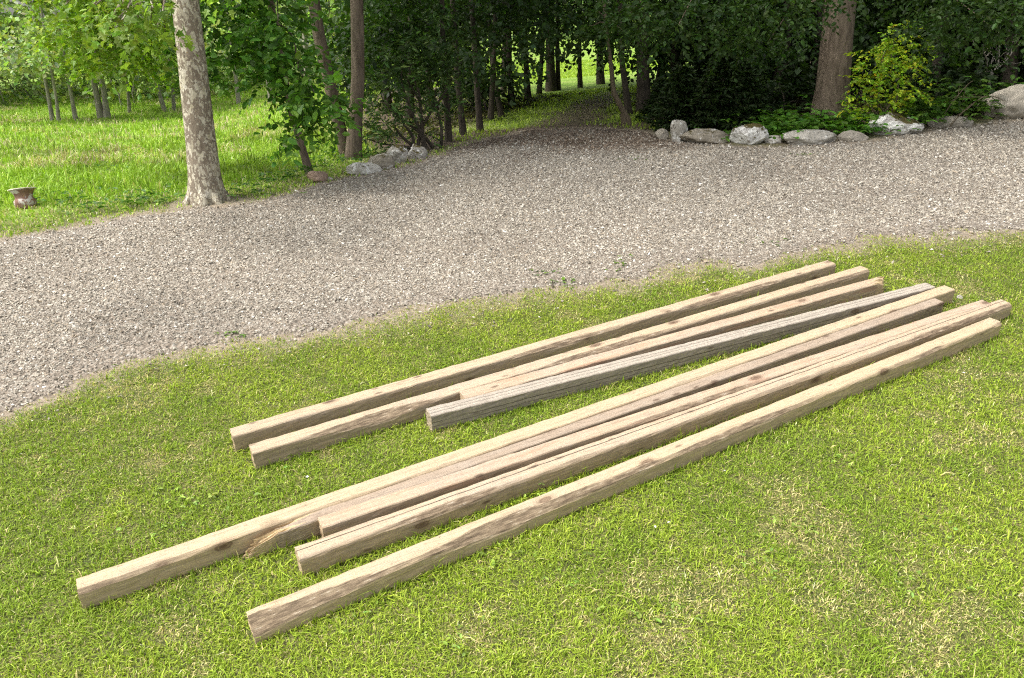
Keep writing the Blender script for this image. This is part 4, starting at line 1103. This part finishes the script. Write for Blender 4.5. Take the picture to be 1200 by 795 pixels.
boulder((466, 192), 27, 20, S_moss, 'upright whitish boulder with mossy flank, left of the path', 5, .8, cuts=9)
boulder((488, 187), 25, 17, S_moss, 'mossy dark patched boulder nearest the path on its left', 6, .8, cuts=9)
boulder((776, 164), 16, 12, S_tan, 'smallest tan stone at the left end of the right-hand row', 7, .8)
boulder((795, 168), 22, 25, S_grey, 'upright grey block standing in the row of stones', 8, .7, cuts=12)
boulder((828, 169), 58, 16, S_brown, 'long flat brown stone beside the upright block', 9, .45, cuts=9)
boulder((881, 170), 44, 22, S_lich, 'round boulder blotched with white lichen and moss', 10, .8, cuts=5)
boulder((908, 168), 22, 8, S_grey, 'low dull stone right of the lichen blotched boulder', 11, .7)
boulder((952, 170), 62, 15, S_grey, 'wide flat grey boulder in front of the thick trunk', 12, .5, cuts=8)
boulder((1002, 166), 34, 11, S_tan, 'low wedge of stone between the flat grey and mossy boulders', 13, .6)
boulder((1055, 158), 60, 21, S_lich, 'broad white patched mossy boulder below the yellow-green bush', 14, .6, cuts=7)
boulder((1118, 150), 44, 11, S_tan, 'low tan stone nearly buried in gravel at right', 15, .6)
boulder((1193, 139), 58, 31, S_tan, 'largest smooth round boulder at the right edge', 16, .85, cuts=2)
boulder((956, 294), 5, 3, S_white, 'tiny white stone on the lawn edge behind the beams', 17, .8)
boulder((1126, 351), 7, 4, S_grey, 'small grey stone in the grass at the longest beam end', 18, .8)

# ------------------------------------------------------------------ planter in the meadow
def lathe(prof, n=40):
    prof = np.array(prof); a = np.arange(n) * 2 * PI / n
    V = np.stack([prof[:, None, 0] * np.cos(a), prof[:, None, 0] * np.sin(a), np.repeat(prof[:, 1:2], n, 1)], -1).reshape(-1, 3)
    i = np.arange(len(prof) - 1)[:, None] * n; j = np.arange(n)[None]; j2 = (j + 1) % n
    return V, np.stack([i + j, i + j2, i + n + j2, i + n + j], -1).reshape(-1, 4)
k = NT('worn_whitewashed_clay'); g_ = k.coord()
c = k.ramp(k.noise(g_, 14, 5, .7), [(.3, (.16, .085, .06)), (.7, (.32, .20, .15))])
s3 = k.n('ShaderNodeSeparateXYZ'); k.l(g_, s3.inputs[0])
wh = k.ramp(k.math('ADD', k.noise(g_, 16, 4, .7), k.math('MULTIPLY', s3.outputs[2], .8)), [(.56, 0), (.60, .9)])
c = k.mix(wh, c, (.58, .54, .50))
c = k.mix(k.ramp(k.noise(k.coord(loc=(4, 4, 4)), 20, 3), [(.62, 0), (.66, .8)]), c, (.45, .28, .07))
c = k.mix(k.ramp(k.noise(k.coord(loc=(1, 7, 4)), 13, 3), [(.60, 0), (.66, .85)]), c, (.12, .06, .045))
k.base(c).bump(k.noise(g_, 40, 4), .4, .004)
M['clay'] = k.m
k = NT('pale_rim_clay'); g_ = k.coord(); k.base(k.ramp(k.noise(g_, 30, 4), [(.3, (.50, .44, .34)), (.7, (.72, .67, .56))])); M['rim'] = k.m
k = NT('dark_soil'); k.base((.03, .022, .015)); M['soil'] = k.m
b = at(31, 243); sc_ = .93 * np.linalg.norm(b - CAM) / F_PX
root = thing('garden_pot', b + [0, 0, .0], 'worn terracotta pot with flared pale rim tilting in the meadow', 'plant pot')
u = sc_
V, Fq = lathe([(0, -3 * u), (7.5 * u, -3 * u), (9.6 * u, 0), (10.8 * u, 4 * u), (10.6 * u, 7 * u), (9.0 * u, 9 * u), (8.4 * u, 10.5 * u), (8.8 * u, 13 * u), (10.2 * u, 16 * u), (12.2 * u, 18.4 * u), (11.2 * u, 18.4 * u), (9.2 * u, 15 * u), (7.8 * u, 11 * u)])
link('pot_body', make_mesh('pot_body', V, Fq, M['clay'], smooth=True), root)
V, Fq = lathe([(11.3 * u, 18.3 * u), (13.2 * u, 18.3 * u), (13.6 * u, 18.7 * u), (13.3 * u, 19.3 * u), (11.6 * u, 19.3 * u), (11.3 * u, 18.3 * u)])
link('pot_rim', make_mesh('pot_rim', V, Fq, M['rim'], smooth=True), root)
V, Fq = lathe([(0, 12 * u), (8.1 * u, 12 * u)]); link('pot_soil', make_mesh('pot_soil', V, Fq, M['soil']), root)
root.rotation_euler = (R(-11), R(-8), 0)

# ------------------------------------------------------------------ petals on the lawn, twig in the gravel
k = NT('white_petal'); k.base((.80, .79, .75)); M['petal'] = k.m
def petal_mesh():
    V = []; Fp = []
    for q in range(5):
        a = q * 2 * PI / 5; d = np.array([math.cos(a), math.sin(a), 0]); s = np.array([-d[1], d[0], 0])
        n0 = len(V); V += [d * .0005, d * .004 + s * .003 + [0, 0, .0012], d * .0075 + [0, 0, .003], d * .004 - s * .003 + [0, 0, .0012]]
        Fp.append([n0, n0 + 3, n0 + 2, n0 + 1])
    return make_mesh('daisy', np.array(V), np.array(Fp), M['petal'])
pm = petal_mesh()
for q, (px, py) in enumerate(((767, 627), (783, 622), (361, 568), (848, 561), (549, 652), (513, 505), (1128, 445))):
    p = at(px, py); o = link('daisy', pm, None, p + [0, 0, .030]); o.rotation_euler = (rng.normal(0, .4), rng.normal(0, .4), rng.random() * 6); o.scale = (.6 + .3 * rng.random(),) * 3
    tag(o, 'tiny white flower lying open in the mown lawn', 'flower', 'tiny white flowers in the lawn')
p = at(648, 338); tb = Tubes(); tb.add([[0, 0, -.01], [0, 0, .02], [-.004, 0, .045]], [.004, .003, .002], 6)
tag(link('twig', tb.mesh('twig', M['bark_dark']), None, p), 'short dark twig sticking up at the gravel edge', 'twig')
